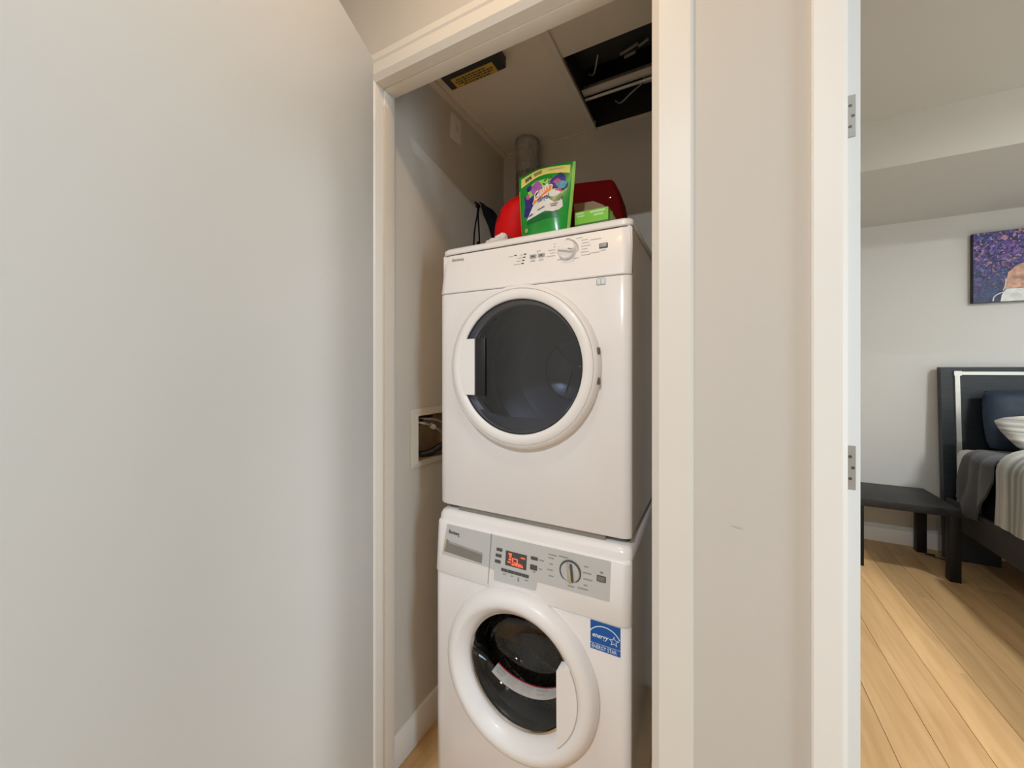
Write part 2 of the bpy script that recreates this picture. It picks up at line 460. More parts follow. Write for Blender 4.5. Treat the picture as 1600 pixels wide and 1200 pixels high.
def cut(o, bm_cut):
    """subtract a shape (world positions) from a finished mesh object"""
    bmesh.ops.recalc_face_normals(bm_cut, faces=bm_cut.faces)
    bmesh.ops.translate(bm_cut, vec=-ORG[o.name], verts=bm_cut.verts)
    me = bpy.data.meshes.new('c'); bm_cut.to_mesh(me); bm_cut.free()
    c = bpy.data.objects.new('c', me); COL.objects.link(c)
    t = bpy.data.objects.new('t', o.data); COL.objects.link(t)
    md = t.modifiers.new('b', 'BOOLEAN'); md.operation = 'DIFFERENCE'; md.object = c; md.solver = 'EXACT'
    dg = bpy.context.evaluated_depsgraph_get()
    res = bpy.data.meshes.new_from_object(t.evaluated_get(dg))
    old = o.data; nm = old.name
    bpy.data.objects.remove(t); bpy.data.objects.remove(c); bpy.data.meshes.remove(me)
    o.data = res; bpy.data.meshes.remove(old); res.name = nm
    b = bmesh.new(); b.from_mesh(res)
    for e in b.edges: e.smooth = len(e.link_faces) == 2 and e.calc_face_angle(0) < 0.6
    for f_ in b.faces: f_.smooth = True
    b.to_mesh(res); b.free()

# ------------------------------------------------------------------ THE SETTING
ZC = 2.655          # room ceiling
YF = 0.812          # hall face of the wall with the two doorways
YB = 0.882          # its far face
JL, JR = -0.885, -0.1125     # closet opening
HZ = 2.145                    # door head height
BL, BR = 0.189, 0.96         # bedroom doorway
XL, XR = -0.925, -0.100      # closet side walls
CB = 1.657                   # closet back wall
CZ = 2.35                    # closet ceiling

bm = new_bm()
box(bm, -2.3, JL - 0.02, YF, YB, 0, ZC)
box(bm, JL - 0.02, JR + 0.02, YF, YB, HZ + 0.02, ZC)
box(bm, JR + 0.02, BL - 0.014, YF, YB, 0, ZC)
box(bm, BL - 0.014, BR + 0.014, YF, YB, HZ + 0.02, ZC)
box(bm, BR + 0.014, 2.7, YF, YB, 0, ZC)
wf = struct('wall_front', bm, 'wall_paint', 'beige painted wall between the laundry closet and the bedroom doorway', 'wall')
bm = new_bm()
pts = [(0.0255 + 0.0095 * math.cos(a) * (1 if math.cos(a) < 0 else 1.1), 1.0112 + 0.0022 * math.sin(a) - 0.0015 * math.cos(a)) for a in [2 * PI * k / 16 for k in range(16)]]
prism(bm, [(x + 0.008, z) for x, z in pts], fXZ, YF - 0.0003, YF + 0.001)
part('scuff_mark', bm, 'scuff', wf, 'faint grey scuff mark')

struct('wall_closet_left', bxo(XL - 0.06, XL, YB, CB + 0.06, 0, ZC), 'closet_paint', 'grey-beige left wall inside the laundry closet', 'wall')
struct('wall_closet_back', bxo(XL, XR, CB, CB + 0.06, 0, ZC), 'closet_paint', 'grey-beige back wall behind the stacked machines', 'wall')
struct('wall_closet_right', bxo(XR, XR + 0.07, YB, CB + 0.06, 0, ZC), 'closet_paint', 'right wall inside the closet in shadow', 'wall')
struct('floor_closet', bxo(XL, XR, YB - 0.08, CB, -0.02, 0), 'oak', 'closet floor under the washing machine', 'floor')
struct('baseboard_closet', bxo(XL, XL + 0.012, YB, CB, 0, 0.115, bev=0.002), 'trim_paint', 'white baseboard along the left closet wall', 'baseboard')

# hall side (behind and beside the camera)
struct('floor_hall', bxo(-2.3, 2.7, -3.4, YB, -0.02, -0.0005), 'oak', 'hall floor', 'floor')
struct('ceiling_hall', bxo(-2.3, 2.7, -3.4, YF, ZC, ZC + 0.05), 'ceiling_paint', 'hall ceiling', 'ceiling')
struct('wall_hall_left', bxo(-2.36, -2.3, -3.4, YB, 0, ZC), 'wall_paint', 'left hall wall', 'wall')
struct('wall_hall_back', bxo(-2.36, 2.76, -3.46, -3.4, 0, ZC), 'wall_paint', 'hall wall behind the camera', 'wall')
bm = new_bm()
box(bm, 2.7, 2.76, -3.4, -0.58, 0, ZC); box(bm, 2.7, 2.76, 0.18, YB, 0, ZC)
box(bm, 2.7, 2.76, -0.58, 0.18, 0, 0.30); box(bm, 2.7, 2.76, -0.58, 0.18, 2.30, ZC)
struct('wall_hall_right', bm, 'wall_paint', 'right hall wall with a window', 'wall')
def window(name, x, y0, y1, z0, z1, label):
    w = thing(name, (x, (y0 + y1) / 2, z0), label, 'window', 'structure')
    bm = new_bm(); t = 0.05
    box(bm, x - 0.02, x + 0.04, y0, y1, z0, z0 + t); box(bm, x - 0.02, x + 0.04, y0, y1, z1 - t, z1)
    box(bm, x - 0.02, x + 0.04, y0, y0 + t, z0 + t, z1 - t); box(bm, x - 0.02, x + 0.04, y1 - t, y1, z0 + t, z1 - t)
    part('window_frame', bm, 'trim_paint', w)
    part('pane', bxo(x + 0.005, x + 0.012, y0 + t, y1 - t, z0 + t, z1 - t), 'glass_window', w)
window('window_1', 2.72, -0.58, 0.18, 0.30, 2.30, 'hall window letting in daylight')

# bedroom
WY = 3.875; BX1 = 3.7
struct('wall_bedroom_back', bxo(-0.2, BX1, WY, WY + 0.06, 0, ZC), 'wall_paint_bedroom_light', 'pale bedroom wall behind the headboard and canvas', 'wall')
struct('wall_bedroom_left', bxo(-0.2, -0.14, CB + 0.06, WY, 0, ZC), 'wall_paint_bedroom_light', 'left bedroom wall', 'wall')
struct('wall_bedroom_near', bxo(2.7, BX1, YB - 0.06, YB, 0, ZC), 'wall_paint_bedroom_light', 'bedroom wall beside the doorway', 'wall')
bm = new_bm()
box(bm, BX1, BX1 + 0.06, YB, 0.95, 0, ZC); box(bm, BX1, BX1 + 0.06, 2.45, WY, 0, ZC)
box(bm, BX1, BX1 + 0.06, 0.95, 2.45, 0, 0.50); box(bm, BX1, BX1 + 0.06, 0.95, 2.45, 2.60, ZC)
struct('wall_bedroom_right', bm, 'wall_paint_bedroom_light', 'right bedroom wall with a window', 'wall')
window('window_2', BX1 + 0.02, 0.95, 2.45, 0.50, 2.60, 'bedroom window letting in daylight')
struct('ceiling_bedroom', bxo(-0.2, BX1, YB, WY, ZC, ZC + 0.05), 'ceiling_paint', 'plain bedroom ceiling', 'ceiling')
struct('ceiling_soffit', bxo(-0.14, BX1, 2.775, WY, 2.387, ZC), 'ceiling_paint', 'dropped soffit along the bedroom back wall', 'ceiling')
struct('baseboard_bedroom', bxo(-0.14, BX1, WY - 0.014, WY, 0, 0.105, bev=0.003), 'trim_paint', 'white baseboard along the bedroom back wall', 'baseboard')

fl = thing('floor', (2.0, 2.4, -0.02), 'light oak plank floor of the bedroom', 'floor', 'structure')
part('subfloor', bxo(-0.14, BX1, YB, WY, -0.05, -0.018), 'seam_grey', fl)
PW = 0.139
pm = {}
for i in range(-5, 24):
    x = 0.535 + i * PW
    if x + PW < -0.14 or x > BX1: continue
    x0, x1 = max(x, -0.14), min(x + PW, BX1)
    y = YB - 0.0 ; off = (i * 0.61) % 1.55
    first = True
    while y < WY - 0.01:
        L = (0.25 + off) if first else 1.62
        y1 = min(y + L, WY)
        first = False
        w, l = x1 - x0, y1 - y
        key = (round(w, 3), round(l, 3))
        if key not in pm:
            b = bmesh.new(); box(b, -w / 2 + 0.0007, w / 2 - 0.0007, -l / 2 + 0.0007, l / 2 - 0.0007, -0.018, 0, bev=0.0012, seg=1)
            pm[key] = finish_mesh('plank', b, 'oak', Vector((0, 0, 0)))
        o = bpy.data.objects.new('plank', pm[key]); COL.objects.link(o)
        o.parent = fl; o.location = Vector(((x0 + x1) / 2, (y + y1) / 2, 0)) - fl.location
        y = y1

# ---- closet door frame
def casing_v(name, x0, x1, parent, bev_l, bev_r, ztop, mat_='trim_closet'):
    poly = [(x0, YF), (x0, 0.800 + bev_l[1]), (x0 + bev_l[0], 0.800), (x1 - bev_r[0], 0.800), (x1, 0.800 + bev_r[1]), (x1, YF)]
    return part(name, prism(new_bm(), poly, fXY, 0, ztop), mat_, parent, sharp=0.2)
t1 = thing('trim_1', (-0.5, 0.8, 0), 'white door frame around the laundry closet', 'door frame', 'structure')
casing_v('casing', JR, -0.037, t1, (0.0145, 0.011), (0.005, 0.006), HZ + 0.078)
casing_v('casing', JL - 0.075, JL, t1, (0.005, 0.006), (0.0145, 0.011), HZ + 0.078)
poly = [(YF, HZ), (0.811, HZ), (0.800, HZ + 0.0145), (0.800, HZ + 0.045), (0.804, HZ + 0.05), (0.800, HZ + 0.055), (0.800, HZ + 0.073), (0.806, HZ + 0.078), (YF, HZ + 0.078)]
part('casing', prism(new_bm(), poly, fYZ, JL, JR), 'trim_closet', t1, sharp=0.2)
part('jamb', bxo(JL - 0.02, JL, 0.811, YB, 0, HZ + 0.02, bev=0.001), 'trim_closet', t1)
part('jamb', bxo(JR, JR + 0.02, 0.811, YB, 0, HZ + 0.02, bev=0.001), 'trim_closet', t1)
part('jamb', bxo(JL, JR, 0.811, YB, HZ, HZ + 0.02, bev=0.001), 'trim_closet', t1)
part('door_stop', bxo(JL, JL + 0.006, 0.842, 0.882, 0, HZ, bev=0.0015), 'trim_closet', t1)
part('door_stop', bxo(JR - 0.001, JR, 0.842, 0.882, 0, HZ), 'trim_closet', t1)
part('door_stop', bxo(JL + 0.006, JR - 0.001, 0.842, 0.882, HZ - 0.006, HZ, bev=0.0015), 'trim_closet', t1)

# ---- bedroom door frame
t2 = thing('trim_2', (0.55, 0.8, 0), 'white door frame of the bedroom doorway', 'door frame', 'structure')
casing_v('casing', 0.1417, BL, t2, (0.003, 0.003), (0.007, 0.003), HZ + 0.05, 'trim_paint')
casing_v('casing', BR, BR + 0.05, t2, (0.007, 0.003), (0.003, 0.003), HZ + 0.05, 'trim_paint')
part('casing', prism(new_bm(), [(YF, HZ), (0.808, HZ), (0.800, HZ + 0.008), (0.800, HZ + 0.047), (0.803, HZ + 0.05), (YF, HZ + 0.05)], fYZ, BL, BR), 'trim_paint', t2, sharp=0.2)
part('jamb', bxo(BL - 0.014, BL, 0.81, 0.925, 0, HZ + 0.014), 'trim_paint', t2)
part('jamb', bxo(BR, BR + 0.014, 0.81, 0.925, 0, HZ + 0.014), 'trim_paint', t2)
part('jamb', bxo(BL, BR, 0.81, 0.925, HZ, HZ + 0.014), 'trim_paint', t2)

# ---- closet door, swung open toward the left
A = math.radians(22)
hx, hy = -0.807, 0.733                       # hinge corner of the face in view
dv = Vector((math.sin(A), -math.cos(A), 0)); nv = Vector((math.cos(A), math.sin(A), 0))
def fdoor(s, z, d): p = Vector((hx, hy, 0)) + dv * s - nv * d; return (p.x, p.y, z)
d1 = thing('door_1', (hx, hy, 0.01), 'plain white closet door swung open on the left', 'door', 'structure')
b = bmesh.new(); box(b, 0, 0.745, 0, 0.036, 0.012, 2.128, bev=0.0025)
for v in b.verts: v.co = Vector(fdoor(v.co.x, v.co.z, v.co.y))
part('door_slab', b, 'door_paint', d1)
for z in (0.25, 1.08, 1.90):
    tb = tube(new_bm(), [(hx - 0.072, hy - 0.022, z - 0.044), (hx - 0.072, hy - 0.022, z + 0.044)], 0.0065, 12)
    part('hinge', tb, 'hinge_steel', d1, 'steel butt hinge')

# ---- bedroom door, swung into the bedroom; only its hinge edge shows
d2 = thing('door_2', (0.22, 0.932, 0.01), 'white bedroom door swung inward, its hinge edge showing', 'door', 'structure')
slab = part('door_slab', bxo(0.202, 0.238, 0.932, 1.692, 0.012, 2.128, bev=0.002), 'door_paint', d2)
for z0, z1 in ((1.734, 1.8125), (1.075, 1.157), (0.22, 0.30)):
    h = part('hinge', bxo(0.203, 0.2307, 0.9305, 0.934, z0, z1, bev=0.0006, seg=1), 'hinge_steel', d2, 'brushed steel hinge leaf')
    for k in (0.25, 0.5, 0.75):
        zz = z0 + (z1 - z0) * k; xx = 0.2235 + (0.003 if k == 0.5 else -0.001)
        part('screw', lathe(new_bm(), [(0, 0.9301), (0.0026, 0.9301), (0.003, 0.9306)], xx, zz, 12), 'screw_dark', h)
    tbm = tube(new_bm(), [(0.197, 0.929, z0), (0.197, 0.929, z1)], 0.005, 10)
    part('knuckle', tbm, 'hinge_steel', h)

# ---- closet ceiling of tiles on metal bars
cc = thing('ceiling_closet', (-0.5, 1.25, CZ), 'suspended closet ceiling with one tile missing', 'ceiling', 'structure')
part('ceiling_tile', bxo(XL + 0.012, -0.4800, YB, CB - 0.004, CZ + 0.002, CZ + 0.012), 'ceiling_tile', cc)
part('ceiling_tile', bxo(-0.4640, XR, YB, 1.228, CZ + 0.002, CZ + 0.012, bev=0.001), 'ceiling_tile', cc)
part('wall_angle', bxo(XL, XL + 0.026, YB, CB, CZ - 0.008, CZ + 0.002), 'tbar_white', cc)
part('wall_angle', bxo(XL, XL + 0.003, YB, CB, CZ - 0.003, CZ + 0.025), 'tbar_white', cc)
part('tee_bar', bxo(-0.4860, -0.4575, YB, CB, CZ - 0.008, CZ + 0.001), 'tbar_white', cc)
part('tee_bar', bxo(-0.4730, -0.4705, YB, CB, CZ + 0.001, CZ + 0.04), 'tbar_white', cc)
part('wall_angle', bxo(-0.4575, XR, CB - 0.010, CB, CZ - 0.003, CZ + 0.001), 'tbar_white', cc)
part('wall_angle', bxo(XL + 0.026, -0.486, CB - 0.006, CB, CZ - 0.002, CZ + 0.002), 'ceiling_tile', cc)
# the space above, its unlit shade put into a near-black colour
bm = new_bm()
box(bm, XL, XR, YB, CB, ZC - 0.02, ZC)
struct('ceiling_cavity', bm, 'cavity_shade', 'underside of the floor above, blackened as shade over the open ceiling tile', 'ceiling')
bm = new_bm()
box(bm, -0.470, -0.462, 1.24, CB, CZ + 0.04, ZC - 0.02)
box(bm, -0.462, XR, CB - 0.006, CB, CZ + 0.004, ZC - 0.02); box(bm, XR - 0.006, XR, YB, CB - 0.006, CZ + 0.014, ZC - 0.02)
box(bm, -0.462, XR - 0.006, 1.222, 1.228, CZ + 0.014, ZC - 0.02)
part('cavity_shade_lining', bm, 'cavity_shade', cc)
tr = thing('ceiling_track', (-0.33, 1.46, CZ + 0.03), 'metal support track crossing the open hole in the closet ceiling', 'metal track')
part('channel', bxo(-0.462, XR - 0.006, 1.4500, 1.478, CZ + 0.034, CZ + 0.038), 'tbar_white', tr)
part('channel_web', bxo(-0.462, XR - 0.006, 1.478, 1.482, CZ + 0.030, CZ + 0.07), 'galvanised', tr)
part('rod', tube(new_bm(), [(-0.460, 1.493, CZ + 0.026), (XR - 0.007, 1.493, CZ + 0.026)], 0.0045, 10), 'plastic_white', tr)
part('flange', bxo(-0.462, XR - 0.006, 1.499, 1.510, CZ + 0.030, CZ + 0.034), 'galvanised', tr)
cb = tube(new_bm(), smooth_path([(-0.25, 1.545, CZ + 0.055), (-0.30, 1.575, CZ + 0.05), (-0.345, 1.61, CZ + 0.05), (-0.375, 1.648, CZ + 0.09)], 8), 0.0035, 8)
single('ceiling_cable', cb, 'side_steel', 'thin grey cable curving through the open ceiling hole', 'cable')
pp = thing('drain_pipe', (-0.2, 1.56, CZ + 0.05), 'grey plastic pipe elbow inside the open ceiling hole', 'pipe')
part('pipe_run', tube(new_bm(), [(-0.245, 1.545, CZ + 0.062), (-0.15, 1.545, CZ + 0.062)], 0.011, 14), 'side_steel', pp)
part('elbow', tube(new_bm(), smooth_path([(-0.215, 1.545, CZ + 0.062), (-0.190, 1.548, CZ + 0.062), (-0.180, 1.572, CZ + 0.062), (-0.178, 1.62, CZ + 0.062)], 6), 0.015, 14), 'side_steel', pp)
dk = thing('ceiling_fan_housing', (-0.3, 1.33, CZ + 0.06), 'black metal housing inside the open ceiling hole', 'fan housing')
part('housing', bxo(-0.455, -0.17, 1.240, 1.42, CZ + 0.085, CZ + 0.22, bev=0.008), 'box_black', dk)
for x, y in ((-0.43, 1.262), (-0.34, 1.262), (-0.255, 1.300), (-0.20, 1.262)):
    part('screw', lathe_z(new_bm(), [(0, CZ + 0.082), (0.004, CZ + 0.083), (0.004, CZ + 0.086)], x, y, 10), 'chrome', dk)
for x0, y0, x1, y1 in ((-0.30, 1.392, -0.235, 1.372), (-0.29, 1.412, -0.25, 1.404), (-0.235, 1.385, -0.20, 1.37)):
    part('clip', tube(new_bm(), [(x0, y0, CZ + 0.074), (x1, y1, CZ + 0.074)], 0.0055, 8), 'recess_grey', dk)
part('strap', tube(new_bm(), smooth_path([(-0.425, 1.424, CZ + 0.07), (-0.40, 1.405, CZ + 0.05), (-0.375, 1.37, CZ + 0.085)], 6), 0.003, 8), 'recess_grey', dk)

# ---- black box with the yellow notice on the closet ceiling
wb = thing('ceiling_junction_box', (-0.735, 1.03, CZ - 0.04), 'flat black box under the closet ceiling with a yellow notice', 'ceiling box')
part('housing', bxo(-0.845, -0.620, 0.93, 1.130, CZ - 0.040, CZ - 0.003, bev=0.004), 'box_black', wb)
nt_ = part('notice', bxo(-0.818, -0.650, 1.083, 1.1285, CZ - 0.0408, CZ - 0.0395), 'label_yellow', wb, 'yellow printed notice')
bm = new_bm()
for r_, (a0, a1) in enumerate(((0.10, 0.80), (0.05, 0.95), (0.08, 0.92), (0.20, 0.85))):
    y = 1.0905 + r_ * 0.0095; x = -0.818 + 0.168 * a0; xe = -0.818 + 0.168 * a1
    while x < xe:
        w = random.uniform(0.006, 0.018); w = min(w, xe - x)
        box(bm, x, x + w, y, y + 0.0052, CZ - 0.0412, CZ - 0.0405); x += w + 0.003
part('notice_lettering', bm, 'print_dark', nt_, 'rows of dark printed lettering')

# ---- blank outlet plate high on the left closet wall
pl = thing('wall_outlet_plate', (XL, 1.257, 2.215), 'blank white cover plate high on the left closet wall', 'cover plate')
part('plate', bxo(XL, XL + 0.006, 1.2228, 1.2915, 2.2150, 2.3150, bev=0.002), 'plastic_white', pl)
part('toggle', bxo(XL + 0.006, XL + 0.009, 1.251, 1.263, 2.255, 2.275, bev=0.001), 'plastic_offwhite', pl)

# ---- recessed laundry supply box in the left wall
so = thing('laundry_outlet_box', (XL, 1.09, 0.962), 'cream recessed laundry valve box in the left closet wall', 'valve box')
bm = new_bm()
y0, y1, z0, z1 = 0.997, 1.235, 0.958, 1.162; w = 0.033
def frame_bar(poly):   # sloped mitred frame bars
    return poly
o_ = [(y0, z0), (y1, z0), (y1, z1), (y0, z1)]; i_ = [(y0 + w, z0 + 0.018), (y1 - w, z0 + 0.018), (y1 - w, z1 - 0.025), (y0 + w, z1 - 0.025)]
for k in range(4):
    k2 = (k + 1) % 4
    b = bmesh.new()
    A0, A1, B1, B0 = o_[k], o_[k2], i_[k2], i_[k]
    f0 = [b.verts.new((XL + 0.001, *p)) for p in (A0, A1, B1, B0)]; f1 = [b.verts.new((XL + h, *p)) for p, h in ((A0, 0.005), (A1, 0.005), (B1, 0.010), (B0, 0.010))]
    b.faces.new(f0); b.faces.new(f1[::-1])
    for j in range(4): b.faces.new((f0[j], f1[j], f1[(j + 1) % 4], f0[(j + 1) % 4]))
    part('frame_bar', b, 'pvc_frame', so, sharp=0.1)
bw = bpy.data.objects['wall_closet_left']
cut(bw, bxo(XL - 0.055, XL + 0.05, i_[0][0], i_[1][0], i_[0][1], i_[2][1]))
bm = new_bm()
iy0, iy1, iz0, iz1 = i_[0][0], i_[1][0], i_[0][1], i_[2][1]
box(bm, XL - 0.053, XL - 0.050, iy0, iy1, iz0, iz1); box(bm, XL - 0.050, XL, iy0, iy0 + 0.002, iz0, iz1); box(bm, XL - 0.050, XL, iy1 - 0.002, iy1, iz0, iz1)
box(bm, XL - 0.050, XL, iy0, iy1, iz0, iz0 + 0.002); box(bm, XL - 0.050, XL, iy0, iy1, iz1 - 0.002, iz1)
part('recess', bm, 'box_tan', so)
for k, (yy, zz) in enumerate(((1.070, 1.108), (1.120, 1.118))):
    v_ = part('valve', tube(new_bm(), [(XL - 0.048, yy, zz), (XL - 0.012, yy, zz)], 0.011, 12), 'brass', so)
    part('valve_handle', bxo(XL - 0.016, XL - 0.010, yy - 0.014, yy + 0.014, zz + 0.004, zz + 0.012, bev=0.002), 'rubber_black', v_)
h1 = part('hose', tube(new_bm(), smooth_path([(XL - 0.02, 1.048, 1.112), (XL + 0.004, 1.070, 1.106), (XL + 0.014, 1.10, 1.092), (XL + 0.022, 1.13, 1.075), (XL + 0.025, 1.16, 1.045)], 8), 0.0055, 10), 'braid', so, 'braided steel supply hose')
part('hose_nut', tube(new_bm(), [(XL + 0.012, 1.092, 1.0965), (XL + 0.0165, 1.108, 1.088)], 0.0095, 6), 'plastic_offwhite', h1)
part('hose', tube(new_bm(), smooth_path([(XL - 0.02, 1.075, 1.120), (XL + 0.003, 1.10, 1.118), (XL + 0.015, 1.13, 1.110), (XL + 0.020, 1.165, 1.09)], 8), 0.0050, 10), 'braid', so, 'braided steel supply hose')
part('drain_hose', tube(new_bm(), smooth_path([(XL - 0.035, 1.09, 0.985), (XL - 0.01, 1.12, 0.992), (XL + 0.012, 1.15, 1.012), (XL + 0.02, 1.20, 1.02)], 8), 0.013, 12), 'rubber_black', so, 'black rubber drain hose')

# ---- hall ceiling lamps (above and behind the camera)
for k, (x, y, pw_, col_, lab_) in enumerate(HALL_LAMPS):
    L = thing('recessed_lamp', (x, y, ZC - 0.012), lab_, 'lamp', group='recessed lamps in the hall ceiling')
    part('trim_ring', lathe_z(new_bm(), [(0.062, ZC - 0.001), (0.062, ZC - 0.004), (0.082, ZC - 0.008), (0.085, ZC - 0.001)], x, y, 40), 'trim_paint', L)
    part('diffuser', lathe_z(new_bm(), [(0, ZC - 0.003), (0.062, ZC - 0.003)], x, y, 40), 'lamp_glow', L)
    ld = bpy.data.lights.new('lamp_light', 'AREA'); ld.shape = 'DISK'; ld.size = 0.12; ld.energy = pw_; ld.color = col_
    lo = bpy.data.objects.new('lamp_light', ld); COL.objects.link(lo); lo.parent = L; lo.location = (0, 0, 0.0)

# added fill lamp over the left bed edge to brighten the floor (outside the frame)
L = thing('recessed_lamp', (1.80, 2.66, ZC - 0.012), 'added fill downlight above the left side of the bed', 'lamp')
part('trim_ring', lathe_z(new_bm(), [(0.062, ZC - 0.001), (0.062, ZC - 0.004), (0.082, ZC - 0.008), (0.085, ZC - 0.001)], 1.80, 2.66, 40), 'trim_paint', L)
part('diffuser', lathe_z(new_bm(), [(0, ZC - 0.003), (0.062, ZC - 0.003)], 1.80, 2.66, 40), 'lamp_glow', L)
ld = bpy.data.lights.new('lamp_light', 'AREA'); ld.shape = 'DISK'; ld.size = 0.12; ld.energy = 10.5; ld.color = BED_LAMP_COLOR; ld.spread = math.radians(105)
lo = bpy.data.objects.new('lamp_light', ld); COL.objects.link(lo); lo.parent = L
# flush ceiling lamp over the bed (outside the frame)
L = thing('flush_ceiling_lamp', (2.42, 1.40, ZC - 0.07), 'round flush ceiling lamp above the bed', 'lamp')
part('lamp_base', lathe_z(new_bm(), [(0, ZC - 0.001), (0.17, ZC - 0.001), (0.17, ZC - 0.02), (0.16, ZC - 0.025)], 2.42, 1.40, 40), 'trim_paint', L)
part('diffuser', lathe_z(new_bm(), [(0.16, ZC - 0.025), (0.155, ZC - 0.045), (0.12, ZC - 0.06), (0, ZC - 0.066)], 2.42, 1.40, 40), 'lamp_glow', L)
ld = bpy.data.lights.new('lamp_light', 'AREA'); ld.shape = 'DISK'; ld.size = 0.34; ld.energy = BED_LAMP_POWER; ld.color = BED_LAMP_COLOR
lo = bpy.data.objects.new('lamp_light', ld); COL.objects.link(lo); lo.parent = L; lo.location = (0, 0, -0.004)

# ------------------------------------------------------------------ DRYER
DX0, DX1 = -0.790, -0.187
DC = (-0.4945, 1.307)     # door centre
dr = thing('clothes_dryer', (-0.488, 1.26, 0.866), 'white front-loading clothes dryer stacked on the washing machine', 'dryer')
bm = new_bm()
box(bm, DX0 + 0.004, DX0 + 0.012, 1.006, 1.53, 0.868, 1.667)
box(bm, DX1 - 0.012, DX1 - 0.004, 1.006, 1.53, 0.868, 1.667)
box(bm, DX0 + 0.012, DX1 - 0.012, 1.522, 1.53, 0.868, 1.667)
box(bm, DX0 + 0.012, DX1 - 0.012, 1.006, 1.522, 0.868, 0.876)
part('cabinet', bm, 'enamel_white', dr)
fp = part('front_panel', panel(new_bm(), DX0, DX1, 1.010, [(0.8655, 1.000, 0.004), (0.869, 0.993, 0.001), (0.874, 0.990, 0), (1.536, 0.990, 0), (1.5395, 0.9915, 0)], 0.028, 0.016), 'enamel_white', dr)
cut(fp, lathe(new_bm(), [(0, 0.97), (0.180, 0.97), (0.180, 1.03), (0, 1.03)], DC[0], DC[1], 64))
cp = part('control_panel', panel(new_bm(), DX0, DX1, 1.012, [(1.5415, 0.9895, 0.0), (1.5445, 0.988, 0), (1.664, 1.0065, 0.0012), (1.667, 1.0085, 0.002)], 0.028, 0.016), 'plastic_white', dr)
part('seam', panel(new_bm(), DX0 + 0.002, DX1 - 0.002, 1.010, [(1.539, 0.9935, 0), (1.542, 0.9935, 0)], 0.028, 0.014), 'seam_grey', dr)
part('seam', panel(new_bm(), DX0 + 0.004, DX1 - 0.004, 1.011, [(1.666, 1.011, 0), (1.671, 1.011, 0)], 0.028, 0.014), 'seam_grey', dr)
part('top_cover', panel(new_bm(), DX0 - 0.0005, DX1 + 0.0005, 1.538, [(1.670, 1.006, 0.001), (1.673, 1.004, 0), (1.685, 1.005, 0), (1.690, 1.010, 0.004)], 0.028, 0.016), 'enamel_white', dr)
# door
ring = part('door_ring', lathe(new_bm(), [(0.232, 0.990), (0.234, 0.984), (0.233, 0.972), (0.228, 0.963), (0.222, 0.9595), (0.2205, 0.9605), (0.219, 0.959), (0.205, 0.9575), (0.194, 0.9585), (0.1915, 0.961), (0.190, 0.972), (0.190, 0.990)], *DC, 128), 'plastic_white', dr, sharp=0.9)
part('ring_groove', lathe(new_bm(), [(0.2212, 0.9598), (0.2205, 0.9594), (0.2198, 0.9590)], *DC, 128), 'print_faint', ring)
for z in (1.347, 1.270):
    b = bmesh.new(); box(b, DC[0] + 0.2265, DC[0] + 0.2335, 0.968, 0.978, z - 0.009, z + 0.009, bev=0.001)
    part('hinge_slot', b, 'button_dark', ring, 'small hinge slot in the rim')
part('door_glass', lathe(new_bm(), [(0, 0.9655), (0.1915, 0.9655)], *DC, 96), 'glass_dryer', dr, 'dark tinted round glass')
part('glass_rim', lathe(new_bm(), [(0.1916, 0.964), (0.1875, 0.9645), (0.1875, 0.9675), (0.1916, 0.968)], *DC, 96), 'rubber_black', dr)
hz0, hz1 = 1.2237, 1.391
pts = []
for k in range(13):
    a = math.radians(154.5 + 51 * k / 12); pts.append((DC[0] + 0.1945 * math.cos(a), DC[1] + 0.1945 * math.sin(a)))
hb = new_bm(); prism(hb, [(-0.6345, hz1)] + pts + [(-0.6345, hz0)], fXZ, 0.9575, 0.9650)
part('handle', hb, 'plastic_white', dr, 'white door grip')
hr = new_bm(); box(hr, -0.6345, -0.5985, 0.9600, 0.9652, hz0 - 0.002, hz1 + 0.002, bev=0.003)
part('handle_recess', hr, 'rubber_black', dr, 'black finger recess')
# drum behind the glass
part('door_gasket', lathe(new_bm(), [(0.180, 0.991), (0.180, 1.03), (0.205, 1.032)], *DC, 64), 'rubber_black', dr)
drum = part('drum', lathe(new_bm(), [(0.205, 1.032), (0.235, 1.05), (0.235, 1.12), (0.231, 1.125), (0.235, 1.13), (0.235, 1.22), (0.231, 1.225), (0.235, 1.23), (0.235, 1.44), (0.15, 1.46), (0.125, 1.462), (0.122, 1.455), (0.118, 1.462), (0, 1.462)], DC[0], DC[1] - 0.01, 72), 'drum_grey', dr, sharp=1.2)
for a in (0, 2 * PI / 3, 4 * PI / 3):
    ca, sa = math.cos(a + 0.2), math.sin(a + 0.2)
    part('drum_bar', tube(new_bm(), [(DC[0] + 0.02 * ca, 1.458, DC[1] + 0.02 * sa), (DC[0] + 0.112 * ca, 1.458, DC[1] + 0.112 * sa)], 0.004, 8), 'chrome', drum)
part('lint_panel', prism(new_bm(), [(DC[0] + 0.183 * math.cos(math.radians(a)), DC[1] + 0.183 * math.sin(math.radians(a))) for a in range(224, 321, 6)] + [(DC[0] + 0.07, 1.162), (DC[0] - 0.06, 1.163)], fXZ, 0.975, 0.982), 'drum_dark', dr)
